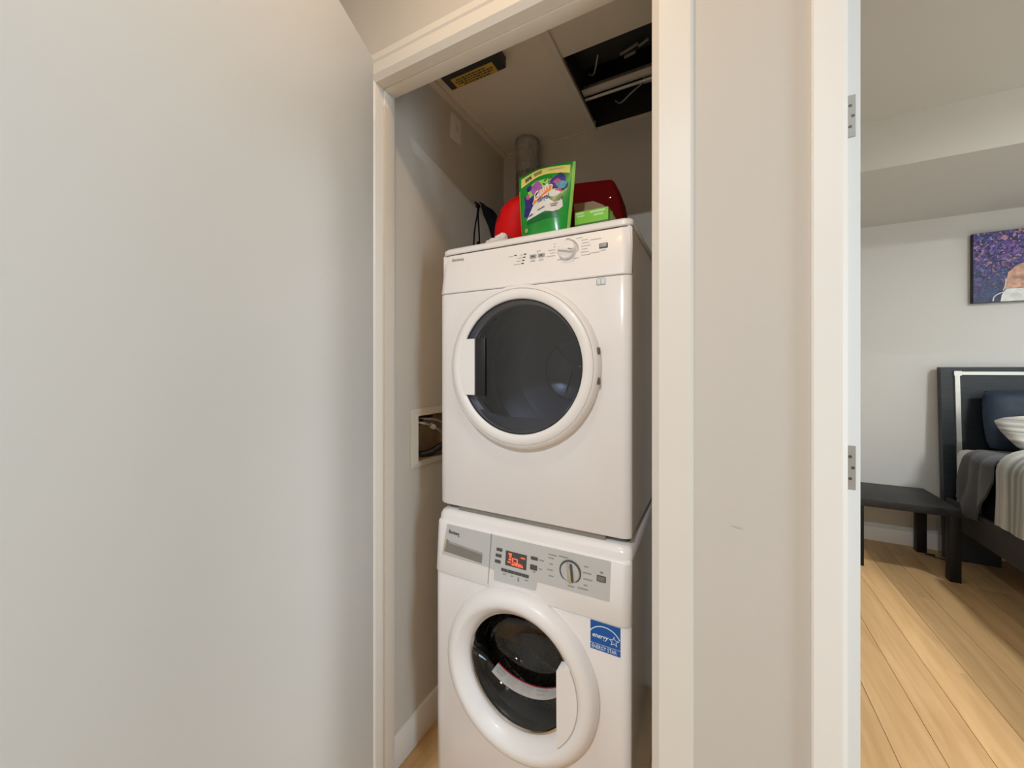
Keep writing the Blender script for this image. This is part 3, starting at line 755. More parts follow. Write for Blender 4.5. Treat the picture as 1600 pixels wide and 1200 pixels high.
# controls
def yD(z): return 0.988 + (z - 1.5445) / 0.1195 * 0.0185
def knob(parent, x, z, y, r, h, m, ang, name='knob'):
    k = part(name, lathe(new_bm(), [(r * 1.06, y + 0.002), (r * 1.06, y - 0.003), (r, y - 0.004), (r * 0.95, y - h), (r * 0.90, y - h - 0.001), (0, y - h - 0.001)], x, z, 40), m, parent)
    b = bmesh.new(); box(b, -r * 0.86, r * 0.86, -h - 0.010, -h, -r * 0.22, r * 0.22, bev=0.002)
    bmesh.ops.transform(b, matrix=Matrix.Translation((x, y, z)) @ Matrix.Rotation(ang, 4, 'Y'), verts=b.verts)
    g = part('knob_grip', b, m, k)
    b = bmesh.new(); box(b, r * 0.35, r * 0.80, -h - 0.0106, -h - 0.0095, -r * 0.06, r * 0.06)
    bmesh.ops.transform(b, matrix=Matrix.Translation((x, y, z)) @ Matrix.Rotation(ang, 4, 'Y'), verts=b.verts)
    part('knob_pointer', b, 'print_grey', k)
    return k
kz = 1.6255
part('knob_ring', lathe(new_bm(), [(0.0305, yD(kz) + 0.003), (0.0305, yD(kz) - 0.001), (0.0285, yD(kz) - 0.0015), (0.0285, yD(kz) + 0.003)], -0.3575, kz, 40), 'print_faint', dr)
knob(dr, -0.3575, kz, yD(kz), 0.0255, 0.014, 'plastic_white', math.radians(14))
for x, z in ((-0.4615, 1.6226), (-0.4356, 1.6226)):
    bt = part('button', bxo(x - 0.0105, x + 0.0105, yD(z) - 0.002, yD(z) + 0.004, z - 0.006, z + 0.006, bev=0.0015), 'button_grey', dr)
    part('button_mark', bxo(x - 0.004, x + 0.004, yD(z) - 0.0026, yD(z) - 0.0015, z - 0.001, z + 0.002), 'print_dark', bt)
pb = part('power_button', bxo(-0.2705, -0.2475, yD(1.6235) - 0.0025, yD(1.6235) + 0.004, 1.6165, 1.6305, bev=0.0015), 'button_dark', dr)
part('button_face', bxo(-0.2685, -0.2505, yD(1.6235) - 0.0036, yD(1.6235) - 0.001, 1.6195, 1.6290, bev=0.001), 'button_grey', pb)
for x, z in ((-0.5194, 1.6343), (-0.488, 1.6336), (-0.4901, 1.6247), (-0.4922, 1.6156), (-0.4942, 1.6066)):
    part('indicator_light', bxo(x - 0.004, x + 0.004, yD(z) - 0.001, yD(z) + 0.003, z - 0.0018, z + 0.0018, bev=0.0005, seg=1), 'button_dark', dr)
bm = new_bm()
def dash(bm, x0, x1, z, h=0.0022, yf=yD): box(bm, x0, x1, yf(z) - 0.0004, yf(z) + 0.001, z - h / 2, z + h / 2)
for x, z, w in ((-0.5275, 1.633, 0.016), (-0.495, 1.633, 0.010), (-0.497, 1.624, 0.014), (-0.499, 1.615, 0.015), (-0.501, 1.606, 0.022)): dash(bm, x - w, x, z)
dash(bm, -0.452, -0.438, 1.637); dash(bm, -0.448, -0.446, 1.633, 0.004)
for x in (-0.4615, -0.4356): dash(bm, x - 0.006, x + 0.006, 1.612); dash(bm, x - 0.008, x + 0.008, 1.6085)
for k in range(6):
    zz = 1.648 - k * 0.0085
    dash(bm, -0.320 + 0.002 * (k % 2), -0.302 + 0.004 * ((k * 7) % 3), zz)
dash(bm, -0.296, -0.266, 1.645); dash(bm, -0.296, -0.268, 1.608)
for k, w in enumerate((0.006, 0.006, 0.022, 0.016, 0.028)):
    zz = 1.650 - k * 0.0085; dash(bm, -0.394 - w, -0.394, zz)
dash(bm, -0.364, -0.352, 1.6595); dash(bm, -0.335, -0.318, 1.656); dash(bm, -0.388, -0.374, 1.602); dash(bm, -0.340, -0.325, 1.600); dash(bm, -0.266, -0.252, 1.611)
part('cycle_print', bm, 'print_faint', dr, 'faint grey printed cycle names', kind='stuff')
part('lettering', text_bm('Blomberg', 0.0125, lambda a, b, d: (-0.7500 + a * 0.92, yD(1.644) - 0.0012 + b * 0.155, 1.6465 + b), bold=0.0002), 'print_grey', dr, 'small grey maker lettering')
# little open-book sign
bm = new_bm()
for s in (-1, 1):
    b = bmesh.new(); box(b, 0.0012, 0.010, 0.9893, 0.9902, -0.0065, 0.0065)
    for v in b.verts: v.co = Vector((-0.263 + s * v.co.x, v.co.y, 1.527 + v.co.z + (0.003 - 0.0003 * abs(v.co.x - 0.006) / 0.001)))
    merge(bm, b)
bk = part('manual_sign', bm, 'sticker_white', dr, 'small open-book symbol')
bm = new_bm()
for x0, x1, z0, z1 in ((-0.2745, -0.2735, 1.519, 1.535), (-0.2525, -0.2515, 1.519, 1.535), (-0.2635, -0.2625, 1.521, 1.537), (-0.274, -0.252, 1.5195, 1.5205), (-0.2715, -0.2660, 1.5355, 1.5363), (-0.2600, -0.2545, 1.5355, 1.5363)):
    box(bm, x0, x1, 0.9889, 0.9901, z0, z1)
part('manual_sign_outline', bm, 'print_grey', bk)

# ------------------------------------------------------------------ WASHER
WX0, WX1 = -0.790, -0.184
WC = (-0.4910, 0.449)
ws = thing('washing_machine', (-0.487, 1.25, 0.0), 'white front-loading washing machine under the dryer', 'washing machine')
bm = new_bm()
box(bm, WX0 + 0.004, WX0 + 0.012, 0.985, 1.55, 0.02, 0.820)
box(bm, WX1 - 0.012, WX1 - 0.004, 0.985, 1.55, 0.02, 0.820)
box(bm, WX0 + 0.012, WX1 - 0.012, 1.542, 1.55, 0.02, 0.820)
box(bm, WX0 + 0.012, WX1 - 0.012, 0.985, 1.542, 0.02, 0.028)
part('cabinet', bm, 'enamel_white', ws)
for x, y in ((WX0 + 0.06, 1.02), (WX1 - 0.06, 1.02), (WX0 + 0.06, 1.50), (WX1 - 0.06, 1.50)):
    part('foot', lathe_z(new_bm(), [(0, 0), (0.022, 0), (0.022, 0.014), (0.012, 0.018), (0.012, 0.024), (0, 0.024)], x, y, 20), 'rubber_black', ws)
wp = part('front_panel', panel(new_bm(), WX0, WX1, 0.990, [(0.020, 0.970, 0.003), (0.026, 0.967, 0), (0.656, 0.967, 0), (0.6605, 0.969, 0)], 0.026, 0.018), 'enamel_white', ws)
cut(wp, lathe(new_bm(), [(0, 0.93), (0.190, 0.93), (0.190, 1.03), (0, 1.03)], *WC, 64))
def yW(z): return 0.9615 + (z - 0.66) / 0.158 * 0.0115
part('control_panel', panel(new_bm(), WX0, WX1, 0.992, [(0.6620, 0.9635, 0.0005), (0.665, yW(0.665), 0), (0.814, yW(0.814), 0), (0.8185, yW(0.8185) + 0.003, 0.002)], 0.026, 0.018), 'plastic_white', ws)
part('seam', panel(new_bm(), WX0 + 0.003, WX1 - 0.003, 0.99, [(0.659, 0.9695, 0), (0.664, 0.9695, 0)], 0.026, 0.018), 'print_faint', ws)
part('top_cover', panel(new_bm(), WX0 + 0.001, WX1 - 0.001, 1.55, [(0.818, 0.980, 0), (0.835, 0.983, 0.0), (0.846, 0.990, 0.004), (0.851, 1.000, 0.010)], 0.028, 0.018), 'enamel_white', ws)
part('stacking_bracket', bxo(-0.725, -0.255, 1.004, 1.52, 0.850, 0.8650, bev=0.001), 'recess_grey', ws, 'grey stacking strip toned as the shadow between the machines')  # stacking kit strip, its grey carries the shadow between the machines
part('stacking_gap_shade', bxo(WX0 + 0.014, WX1 - 0.014, 1.03, 1.52, 0.850, 0.865), 'rubber_black', ws)  # black block put in as the shade of the gap
fW = lambda a, b, d: (a, yW(b) + d, b)
# soap drawer
def rrect(x0, x1, z0, z1, r, n=4):
    out = []
    for cx, cz, a0 in ((x1 - r, z1 - r, 0), (x0 + r, z1 - r, PI / 2), (x0 + r, z0 + r, PI), (x1 - r, z0 + r, 1.5 * PI)):
        for k in range(n + 1):
            a = a0 + PI / 2 * k / n; out.append((cx + r * math.cos(a), cz + r * math.sin(a)))
    return out
dw = part('soap_drawer', prism(new_bm(), [(-0.7450, 0.8140), (-0.7600, 0.7215), (-0.7570, 0.7190), (-0.5885, 0.7180), (-0.5850, 0.8140)], fW, -0.0016, 0.004), 'silver_panel', ws, 'silver soap drawer front')
dg = part('drawer_pull', prism(new_bm(), [(-0.7440, 0.7690), (-0.7520, 0.7300), (-0.6130, 0.7240), (-0.6110, 0.7540), (-0.735, 0.7640)], fW, -0.0021, 0.002), 'recess_grey', dw, 'grey finger scoop')
part('pull_lip', prism(new_bm(), [(-0.7440, 0.7690), (-0.7520, 0.7300), (-0.7465, 0.7300), (-0.7395, 0.7680)], fW, -0.0032, 0.001), 'chrome', dg)
part('pull_shadow', prism(new_bm(), [(-0.7350, 0.7640), (-0.6110, 0.7540), (-0.6114, 0.7490), (-0.737, 0.7590)], fW, -0.0026, 0.001), 'button_grey', dg)
part('drawer_seam', prism(new_bm(), [(-0.5846, 0.8150), (-0.5905, 0.6720), (-0.5888, 0.6680), (-0.5820, 0.8150)], fW, -0.0010, 0.004), 'seam_grey', ws)
part('lettering', text_bm('Blomberg', 0.0150, lambda a, b, d: (-0.7375 + a * 0.68, yW(0.79 + b) - 0.0021, 0.7885 + b - a * 0.03), bold=0.0005), 'print_dark', dw, 'small dark maker lettering')
# silver control plate with its lower tab
sp = part('silver_plate', prism(new_bm(), [(-0.5810, 0.8140), (-0.2350, 0.8150), (-0.2330, 0.8130), (-0.2350, 0.7190), (-0.2370, 0.7170), (-0.4330, 0.7160), (-0.4360, 0.6930), (-0.4400, 0.6905), (-0.5670, 0.6870), (-0.5700, 0.6900), (-0.5690, 0.7120), (-0.5740, 0.7160), (-0.5860, 0.7165)], fW, -0.0015, 0.004), 'silver_panel', ws, 'silver control plate')
ds = part('display', prism(new_bm(), [(-0.5330, 0.7790), (-0.4660, 0.7790), (-0.4670, 0.7385), (-0.5340, 0.7385)], fW, -0.0022, 0.001), 'display_black', ws, 'dark display with glowing red figures')
bm = new_bm()
rows = [(-0.524, 0.772, 0.011, 0.0045), (-0.521, 0.7655, 0.007, 0.007), (-0.523, 0.757, 0.009, 0.005), (-0.526, 0.749, 0.010, 0.004), (-0.512, 0.7565, 0.004, 0.013), (-0.5065, 0.7615, 0.008, 0.003), (-0.5065, 0.7505, 0.008, 0.003), (-0.4975, 0.7565, 0.004, 0.012),
        (-0.5130, 0.7450, 0.010, 0.005), (-0.5010, 0.7465, 0.007, 0.008), (-0.4925, 0.7465, 0.005, 0.010), (-0.4860, 0.7465, 0.004, 0.009), (-0.4810, 0.7450, 0.004, 0.006)]
for x, z, w, h in rows: prism(bm, [(x, z - h / 2), (x + w, z - h / 2), (x + w, z + h / 2), (x, z + h / 2)], fW, -0.0027, -0.0020)
for k in range(4): prism(bm, [(-0.484 + k * 0.0035, 0.7665), (-0.4815 + k * 0.0035, 0.7665), (-0.4815 + k * 0.0035, 0.771), (-0.484 + k * 0.0035, 0.771)], fW, -0.0027, -0.0020)
part('display_figures', bm, 'display_red', ds, 'glowing red display figures')
for x, z, w, h in ((-0.5540, 0.7765, 0.019, 0.0085), (-0.5565, 0.7595, 0.019, 0.0085), (-0.5585, 0.7425, 0.019, 0.0085), (-0.4430, 0.7765, 0.021, 0.0085), (-0.4445, 0.7520, 0.021, 0.0135)):
    part('button', prism(new_bm(), rrect(x - w / 2, x + w / 2, z - h / 2, z + h / 2, 0.0015), fW, -0.0030, 0.001), 'button_dark', ws)
for k in range(4):
    x = -0.5460 + k * 0.0222
    part('option_button', prism(new_bm(), rrect(x, x + 0.0208, 0.7195, 0.7275, 0.0012), fW, -0.0030, 0.001), 'button_dark', ws)
wz = 0.7655; wx = -0.3390
part('knob_ring', lathe(new_bm(), [(0.0300, yW(wz) + 0.004), (0.0300, yW(wz) - 0.003), (0.0266, yW(wz) - 0.0035), (0.0266, yW(wz) + 0.004)], wx, wz, 48), 'button_dark', ws)
kb = part('knob', lathe(new_bm(), [(0.0255, yW(wz) + 0.002), (0.0250, yW(wz) - 0.004), (0.0240, yW(wz) - 0.005), (0, yW(wz) - 0.005)], wx, wz, 40), 'silver_panel', ws)
b = bmesh.new(); box(b, -0.0060, 0.0045, -0.012, -0.004, -0.0235, 0.0235, bev=0.002)
bmesh.ops.transform(b, matrix=Matrix.Translation((wx, yW(wz), wz)) @ Matrix.Rotation(math.radians(-6), 4, 'Y'), verts=b.verts)
part('knob_grip', b, 'chrome', kb)
b = bmesh.new(); box(b, 0.0040, 0.0085, -0.0105, -0.004, -0.0230, 0.0230, bev=0.001)
bmesh.ops.transform(b, matrix=Matrix.Translation((wx, yW(wz), wz)) @ Matrix.Rotation(math.radians(-6), 4, 'Y'), verts=b.verts)
part('knob_inlay', b, 'button_dark', kb)
pbn = part('power_button', prism(new_bm(), rrect(-0.2680, -0.2445, 0.7600, 0.7755, 0.0018), fW, -0.0025, 0.001), 'button_dark', ws)
part('button_face', prism(new_bm(), rrect(-0.2655, -0.2475, 0.7625, 0.7735, 0.0012), fW, -0.0036, 0.0), 'button_mid', pbn)
bm = new_bm()
def wd(x0, x1, z, h=0.003): prism(bm, [(x0, z - h / 2), (x1, z - h / 2), (x1, z + h / 2), (x0, z + h / 2)], fW, -0.0019, -0.0010)
for k, (x, w) in enumerate(((-0.386, 0.016), (-0.388, 0.010), (-0.388, 0.016), (-0.385, 0.014))): wd(x - w, x, 0.788 - k * 0.0155)
for k, (x, w) in enumerate(((-0.302, 0.012), (-0.304, 0.022), (-0.303, 0.024), (-0.302, 0.010))): wd(x, x + w, 0.788 - k * 0.0155)
wd(-0.372, -0.346, 0.799); wd(-0.402, -0.378, 0.797); wd(-0.345, -0.327, 0.729); wd(-0.318, -0.290, 0.731); wd(-0.429, -0.414, 0.7755); wd(-0.429, -0.420, 0.7520)
wd(-0.260, -0.252, 0.783, 0.005); wd(-0.541, -0.530, 0.712); wd(-0.515, -0.508, 0.712); wd(-0.493, -0.488, 0.708, 0.011); wd(-0.470, -0.460, 0.712); wd(-0.447, -0.439, 0.740)
part('cycle_print', bm, 'print_grey', ws, 'faint grey printed cycle names', kind='stuff')
# door
wr = part('door_ring', lathe(new_bm(), [(0.230, 0.968), (0.233, 0.960), (0.231, 0.948), (0.224, 0.934), (0.212, 0.926), (0.199, 0.924), (0.188, 0.928), (0.185, 0.932), (0.1835, 0.933), (0.174, 0.944), (0.1635, 0.955), (0.1625, 0.964), (0.190, 0.985)], *WC, 128), 'plastic_white', ws, sharp=0.9)
BOWL = [(0.963, 0.163, 0.163, 0.0), (0.967, 0.157, 0.154, 0.002), (0.985, 0.150, 0.118, 0.033), (1.02, 0.143, 0.102, 0.027), (1.05, 0.130, 0.092, 0.026), (1.068, 0.105, 0.075, 0.025), (1.080, 0.05, 0.035, 0.024)]
def bowl_pt(y, a, k=1.0):
    for (y0, p0, q0, s0), (y1, p1, q1, s1) in zip(BOWL, BOWL[1:]):
        if y <= y1 + 1e-9:
            t = (y - y0) / (y1 - y0); rx_, rz_, dz_ = p0 + (p1 - p0) * t, q0 + (q1 - q0) * t, s0 + (s1 - s0) * t
            return (WC[0] + k * rx_ * math.cos(a), y, WC[1] + dz_ + k * rz_ * math.sin(a))
bm = new_bm(); rings = [[bm.verts.new(bowl_pt(y, 2 * PI * k / 96)) for k in range(96)] for y, _, _, _ in BOWL]
for P_, Q_ in zip(rings, rings[1:]):
    for k in range(96): bm.faces.new((P_[k], P_[(k + 1) % 96], Q_[(k + 1) % 96], Q_[k]))
tip = bm.verts.new((WC[0], 1.083, WC[1] + 0.024))
for k in range(96): bm.faces.new((rings[-1][k], rings[-1][(k + 1) % 96], tip))
part('glass_bowl', bm, 'glass_bowl', ws, 'clear bulging door glass', sharp=1.2)
part('glass_lip', lathe(new_bm(), [(0.1632, 0.9615), (0.1570, 0.9625), (0.1550, 0.967), (0.158, 0.972)], *WC, 96), 'chrome', ws, 'bright lip round the door glass')
part('door_gasket', lathe(new_bm(), [(0.190, 0.985), (0.172, 0.995), (0.168, 1.01), (0.176, 1.02), (0.168, 1.03), (0.162, 1.045), (0.166, 1.06), (0.2, 1.066)], *WC, 72), 'gasket_grey', ws, sharp=1.2)
wdm = part('drum', lathe(new_bm(), [(0.200, 1.066), (0.232, 1.072), (0.238, 1.09), (0.238, 1.17), (0.230, 1.18), (0.238, 1.19), (0.238, 1.29), (0.230, 1.30), (0.238, 1.31), (0.238, 1.40), (0.20, 1.425), (0, 1.43)], *WC, 72), 'drum_perforated', ws, sharp=1.2)
for a in (-PI / 2 + 0.35, PI / 6 + 0.35, 5 * PI / 6 + 0.35):
    b = bmesh.new(); box(b, -0.022, 0.022, 1.10, 1.39, 0, 0.055, bev=0.012)
    bmesh.ops.transform(b, matrix=Matrix.Translation((WC[0] + 0.236 * math.cos(a), 0, WC[1] + 0.236 * math.sin(a))) @ Matrix.Rotation(-(a + PI / 2), 4, 'Y'), verts=b.verts)
    part('drum_paddle', b, 'drum_grey', wdm)
# door grip filling the right of the ring
pts = []
for k in range(15):
    a = math.radians(28 - 73.5 * k / 14); pts.append((WC[0] + 0.1825 * math.cos(a), WC[1] + 0.1825 * math.sin(a)))
gp = [(-0.3640, WC[1] + 0.070), (-0.358, WC[1] + 0.0815)] + pts
part('handle', prism(new_bm(), gp, fXZ, 0.931, 0.9560), 'plastic_white', ws, 'white door grip')
part('handle_seam', lathe(new_bm(), [(0.1835, 0.9322), (0.1850, 0.9312)], *WC, 40, math.radians(-45), math.radians(27)), 'print_faint', ws)
# printed warning strip on the lower glass
def bowl_strip(y0, y1, a0, a1, k=0.985, n=32):
    return grid(new_bm(), n, 3, lambda u, v: bowl_pt(y0 + (y1 - y0) * v, math.radians(a0 + (a1 - a0) * u), k))
lb = part('warning_label', bowl_strip(0.986, 1.0175, 227, 325), 'label_white', ws, 'curved white printed warning label', sharp=2)
part('label_border', bowl_strip(1.0175, 1.0205, 227, 325, 0.98), 'label_red', lb, 'red border of the warning label', sharp=2)
for a0, a1, y0, y1 in ((231, 243, 1.006, 1.013), (231, 241, 0.996, 1.003), (247, 260, 1.011, 1.0135), (247, 260, 1.005, 1.0075), (247, 259, 0.999, 1.0015), (247, 258, 0.993, 0.9955), (264, 280, 1.008, 1.013), (266, 279, 1.002, 1.0045), (266, 279, 0.996, 0.9985), (285, 300, 1.006, 1.013), (286, 298, 0.996, 1.0)):
    part('label_print', bowl_strip(y0, y1, a0, a1, 0.975, 6), 'print_faint', lb, sharp=2)
# blue efficiency sticker
sk = part('sticker', bxo(-0.2840, -0.2080, 0.9664, 0.9672, 0.5850, 0.6575), 'sticker_blue', ws, 'square blue efficiency sticker')
sx0, sz0, sw, sh = -0.2840, 0.5850, 0.0760, 0.0725
fS = lambda a, b, d: (sx0 + a * sw, 0.9661, sz0 + b * sh)
bm = new_bm()
N = 24; arc_o = []; arc_i = []
for k in range(N + 1):
    t = k / N; a = math.radians(158 - 136 * t)
    arc_o.append((0.47 + 0.56 * math.cos(a) , 0.37 + 0.52 * math.sin(a))); arc_i.append((0.47 + 0.53 * math.cos(a), 0.37 + 0.485 * math.sin(a)))
arc_o = [(min(max(a, 0.0), 1.0), b) for a, b in arc_o]; arc_i = [(min(max(a, 0.0), 1.0), b) for a, b in arc_i]
vo = [bm.verts.new(fS(*p, 0)) for p in arc_o]; vi = [bm.verts.new(fS(*p, 0)) for p in arc_i]
for k in range(N): bm.faces.new((vo[k], vo[k + 1], vi[k + 1], vi[k]))
def quad(bm, f, a0, a1, b0, b1): bm.faces.new([bm.verts.new(f(a, b, 0)) for a, b in ((a0, b0), (a1, b0), (a1, b1), (a0, b1))])
quad(bm, fS, 0.0, 1.0, 0.215, 0.228)
so_, si_ = [], []
for k in range(10):
    a = PI / 2 + k * PI / 5; R = 0.185 if k % 2 == 0 else 0.078
    so_.append((0.79 + R * math.cos(a), 0.47 + R * math.sin(a))); R = 0.135 if k % 2 == 0 else 0.055
    si_.append((0.79 + R * math.cos(a), 0.47 + R * math.sin(a)))
vo = [bm.verts.new(fS(*p, 0)) for p in so_]; vi = [bm.verts.new(fS(*p, 0)) for p in si_]
for k in range(10): bm.faces.new((vo[k], vo[(k + 1) % 10], vi[(k + 1) % 10], vi[k]))
part('sticker_emblem', bm, 'sticker_white', sk, 'white arc and star')
part('sticker_script', text_bm('energy', 0.25, lambda a, b, d: fS(0.05 + a * 0.78, 0.44 + b * 0.95, 0), shear=0.35, bold=0.004), 'sticker_white', sk)
part('sticker_lettering', text_bm('ENERGY STAR', 0.20, lambda a, b, d: fS(0.04 + a * 0.66, 0.045 + b * 0.95, 0), bold=0.002), 'sticker_white', sk)

# ------------------------------------------------------------------ THINGS ON THE DRYER
TZ = 1.690
# vent duct
dc = (-0.768, 1.598)
du = thing('vent_duct', (dc[0], dc[1], 1.0), 'round galvanised dryer vent duct rising to the closet ceiling', 'duct')
part('duct_pipe', lathe_z(new_bm(), [(0.052, 2.20), (0.052, 2.349)], *dc, 40), 'galvanised', du)
part('collar', lathe_z(new_bm(), [(0.052, 2.338), (0.0555, 2.342), (0.0555, 2.349)], *dc, 40), 'seam_grey', du)
part('crimp_band', lathe_z(new_bm(), [(0.0523, 2.234), (0.0545, 2.236), (0.0545, 2.240), (0.0523, 2.242)], *dc, 40), 'galvanised', du)
prof = [(0.0515 + 0.0016 * (k % 2) + 0.0008 * math.sin(k * 1.7), 1.0 + k * 1.205 / 110) for k in range(111)]
part('foil_hose', lathe_z(new_bm(), prof, *dc, 40), 'foil', du, 'crumpled foil hose', sharp=2)

# detergent pouch
PX0, PX1, PY = -0.548, -0.3615, 1.07
po = thing('detergent_pouch', (-0.455, 1.085, TZ), 'green stand-up pouch of laundry detergent with a yellow banner', 'pouch')
def pouch_pt(u, v, d):
    """u across 0..1, v up 0..1; d = in front of (positive) the front skin"""
    wscale = 0.80 + 0.20 * min(1, v * 1.15) + 0.0 * v
    xl = PX0 + 0.018 * (1 - v) ** 1.3; xr = PX1 - 0.016 * (1 - v) ** 1.3
    ztop = 1.9035 + 0.012 * math.sin(PI * min(1, u * 0.95)) + 0.004 * u
    x = xl + (xr - xl) * u
    z = TZ + 0.002 + (ztop - TZ - 0.002) * v
    bul = 0.030 * (max(0, 4 * u * (1 - u))) ** 0.7 * (1 - v) ** 0.6 * (0.75 + 0.25 * math.sin(PI * v)) + 0.003 * math.sin(9 * u + 5 * v)* (max(0,4*u*(1-u)))
    y = PY + 0.012 * v - bul - d
    return (x, y, z)
def pouch_back(u, v):
    p = pouch_pt(u, v, 0); bul = 0.028 * (max(0, 4 * u * (1 - u))) ** 0.7 * (1 - v) ** 0.5
    return (p[0], PY + 0.012 * v + 0.0015 + bul, p[2])
bm = new_bm()
grid(bm, 24, 24, lambda u, v: pouch_pt(u, v, 0)); grid(bm, 24, 24, pouch_back)
def border(a, b):
    V0 = [bm.verts.new(p) for p in a]; V1 = [bm.verts.new(p) for p in b]
    for k in range(len(a) - 1): bm.faces.new((V0[k], V0[k + 1], V1[k + 1], V1[k]))
T = [k / 24 for k in range(25)]
border([pouch_pt(0, t, 0) for t in T], [pouch_back(0, t) for t in T]); border([pouch_pt(1, t, 0) for t in T], [pouch_back(1, t) for t in T])
border([pouch_pt(t, 0, 0) for t in T], [pouch_back(t, 0) for t in T]); border([pouch_pt(t, 1, 0) for t in T], [pouch_back(t, 1) for t in T])
part('pouch_body', bm, 'bag_green', po, sharp=1.2)
def onpouch(name, poly, m, d=0.0008, label=None, cuts=3):
    if name not in ('banner', 'edge_seal', 'banner_print', 'badge', 'badge_mark'): poly = [(a, 0.13 + 0.93 * c) for a, c in poly]
    b = bmesh.new(); b.faces.new([b.verts.new((a, c, 0)) for a, c in poly])
    bmesh.ops.triangulate(b, faces=b.faces[:])
    for _ in range(cuts):
        long_e = [e for e in b.edges if e.calc_length() > 0.07]
        if not long_e: break
        bmesh.ops.subdivide_edges(b, edges=long_e, cuts=1); bmesh.ops.triangulate(b, faces=b.faces[:])
    for v in b.verts: v.co = Vector(pouch_pt(v.co.x, v.co.y, d))
    return part(name, b, m, po, label)
top_c = [(0.045 + 0.875 * t, 0.955 + 0.018 * math.sin(t * PI)) for t in [k / 10 for k in range(11)]]
bot_c = [(0.045 + 0.875 * t, 0.815 + 0.055 * math.sin(t * PI * 0.85)) for t in [k / 10 for k in range(11)]]
onpouch('banner', bot_c + top_c[::-1], 'bag_yellow', label='pale yellow banner')
onpouch('edge_seal', [(0.955, 0.02), (1.0, 0.02), (1.0, 1.0), (0.955, 1.0)], 'bag_lime', 0.0006)
onpouch('edge_seal', [(0.0, 0.02), (0.022, 0.02), (0.022, 0.78), (0.0, 0.78)], 'bag_lime', 0.0006)
def blob(cx, cy, rx, ry, n=18, w=0.12, seed=0, rot=0):
    out = []
    for k in range(n):
        a = 2 * PI * k / n; r = 1 + w * math.sin(3 * a + seed) + w * 0.6 * math.sin(5 * a + seed * 2)
        x, y = rx * r * math.cos(a), ry * r * math.sin(a)
        out.append((cx + x * math.cos(rot) - y * math.sin(rot), cy + x * math.sin(rot) + y * math.cos(rot)))
    return out
onpouch('glow_patch', blob(0.50, 0.52, 0.34, 0.22, seed=1), 'bag_lime', 0.0008)
onpouch('leaf_print', [(0.21, 0.20), (0.45, 0.45), (0.36, 0.55), (0.22, 0.50), (0.14, 0.54), (0.10, 0.60), (0.13, 0.42), (0.10, 0.24)], 'bag_indigo', 0.0011)
onpouch('petal_print', blob(0.36, 0.62, 0.12, 0.095, seed=2, rot=-0.5), 'bag_purple', 0.0012)
onpouch('petal_print', blob(0.75, 0.62, 0.16, 0.11, seed=4, w=0.2), 'bag_indigo', 0.0012)
onpouch('petal_print', [(0.58, 0.66), (0.64, 0.72), (0.76, 0.79), (0.82, 0.75), (0.80, 0.68), (0.70, 0.66)], 'bag_indigo', 0.0013)
onpouch('petal_print', blob(0.80, 0.60, 0.09, 0.06, seed=6), 'bag_teal', 0.0015)
onpouch('petal_print', blob(0.72, 0.66, 0.06, 0.035, seed=3), 'bag_pink', 0.0016)
onpouch('petal_print', blob(0.76, 0.52, 0.05, 0.03, seed=5), 'bag_pink', 0.0017)
onpouch('petal_print', blob(0.19, 0.53, 0.035, 0.045, seed=5), 'bag_pink', 0.0014)
onpouch('curl_print', blob(0.21, 0.665, 0.055, 0.05, seed=5, w=0.05), 'bag_indigo', 0.0013)
onpouch('sprig_print', blob(0.52, 0.70, 0.03, 0.012, rot=0.7), 'bag_green_dark', 0.0016); onpouch('sprig_print', blob(0.60, 0.73, 0.035, 0.014, rot=1.0), 'bag_green_dark', 0.0016)
onpouch('sprig_print', blob(0.50, 0.64, 0.03, 0.012, rot=-0.4), 'bag_green_dark', 0.0016); onpouch('sprig_print', blob(0.575, 0.67, 0.006, 0.05, w=0.0), 'bag_green_dark', 0.0016)
onpouch('white_panel', [(0.17, 0.155), (0.30, 0.36), (0.45, 0.47), (0.62, 0.53), (0.70, 0.53), (0.74, 0.44), (0.84, 0.36), (0.86, 0.27), (0.80, 0.22), (0.70, 0.20), (0.55, 0.225), (0.40, 0.20)], 'bag_white', 0.0018)
onpouch('capsule_print', blob(0.73, 0.455, 0.075, 0.055, w=0.05), 'bag_white', 0.0021)
onpouch('capsule_print', [(0.58, 0.44), (0.66, 0.42), (0.74, 0.43), (0.80, 0.47), (0.84, 0.43), (0.80, 0.36), (0.72, 0.335), (0.64, 0.38)], 'bag_green_dark', 0.0023)
onpouch('name_panel', [(0.285, 0.385), (0.33, 0.47), (0.44, 0.545), (0.62, 0.62), (0.66, 0.60), (0.65, 0.51), (0.54, 0.46), (0.43, 0.41), (0.33, 0.365)], 'bag_white', 0.0024)
onpouch('name_panel', [(0.300, 0.385), (0.34, 0.46), (0.45, 0.533), (0.62, 0.605), (0.645, 0.59), (0.635, 0.515), (0.54, 0.473), (0.43, 0.423), (0.33, 0.378)], 'bag_orange', 0.0027)
onpouch('base_band', [(0.16, 0.145), (0.40, 0.185), (0.60, 0.20), (0.80, 0.20), (0.80, 0.12), (0.55, 0.12), (0.16, 0.10)], 'bag_green_dark', 0.0012)
def poutext(s, size, u, v, ang, m, d, sxy=(1, 1), bold=0.0, shear=0.0, name='lettering'):
    ca, sa = math.cos(ang), math.sin(ang)
    b = text_bm(s, size, lambda a, c, _: (a * sxy[0], c * sxy[1], 0), bold=bold, shear=shear)
    for vt in b.verts:
        a, c = vt.co.x, vt.co.y
        vt.co = Vector(pouch_pt(u + (a * ca - c * sa), v + (a * sa + c * ca), d))
    part(name, b, m, po)
poutext('Gain', 0.165, 0.335, 0.500, 0.50, 'bag_white', 0.0032, bold=0.004, shear=0.2)
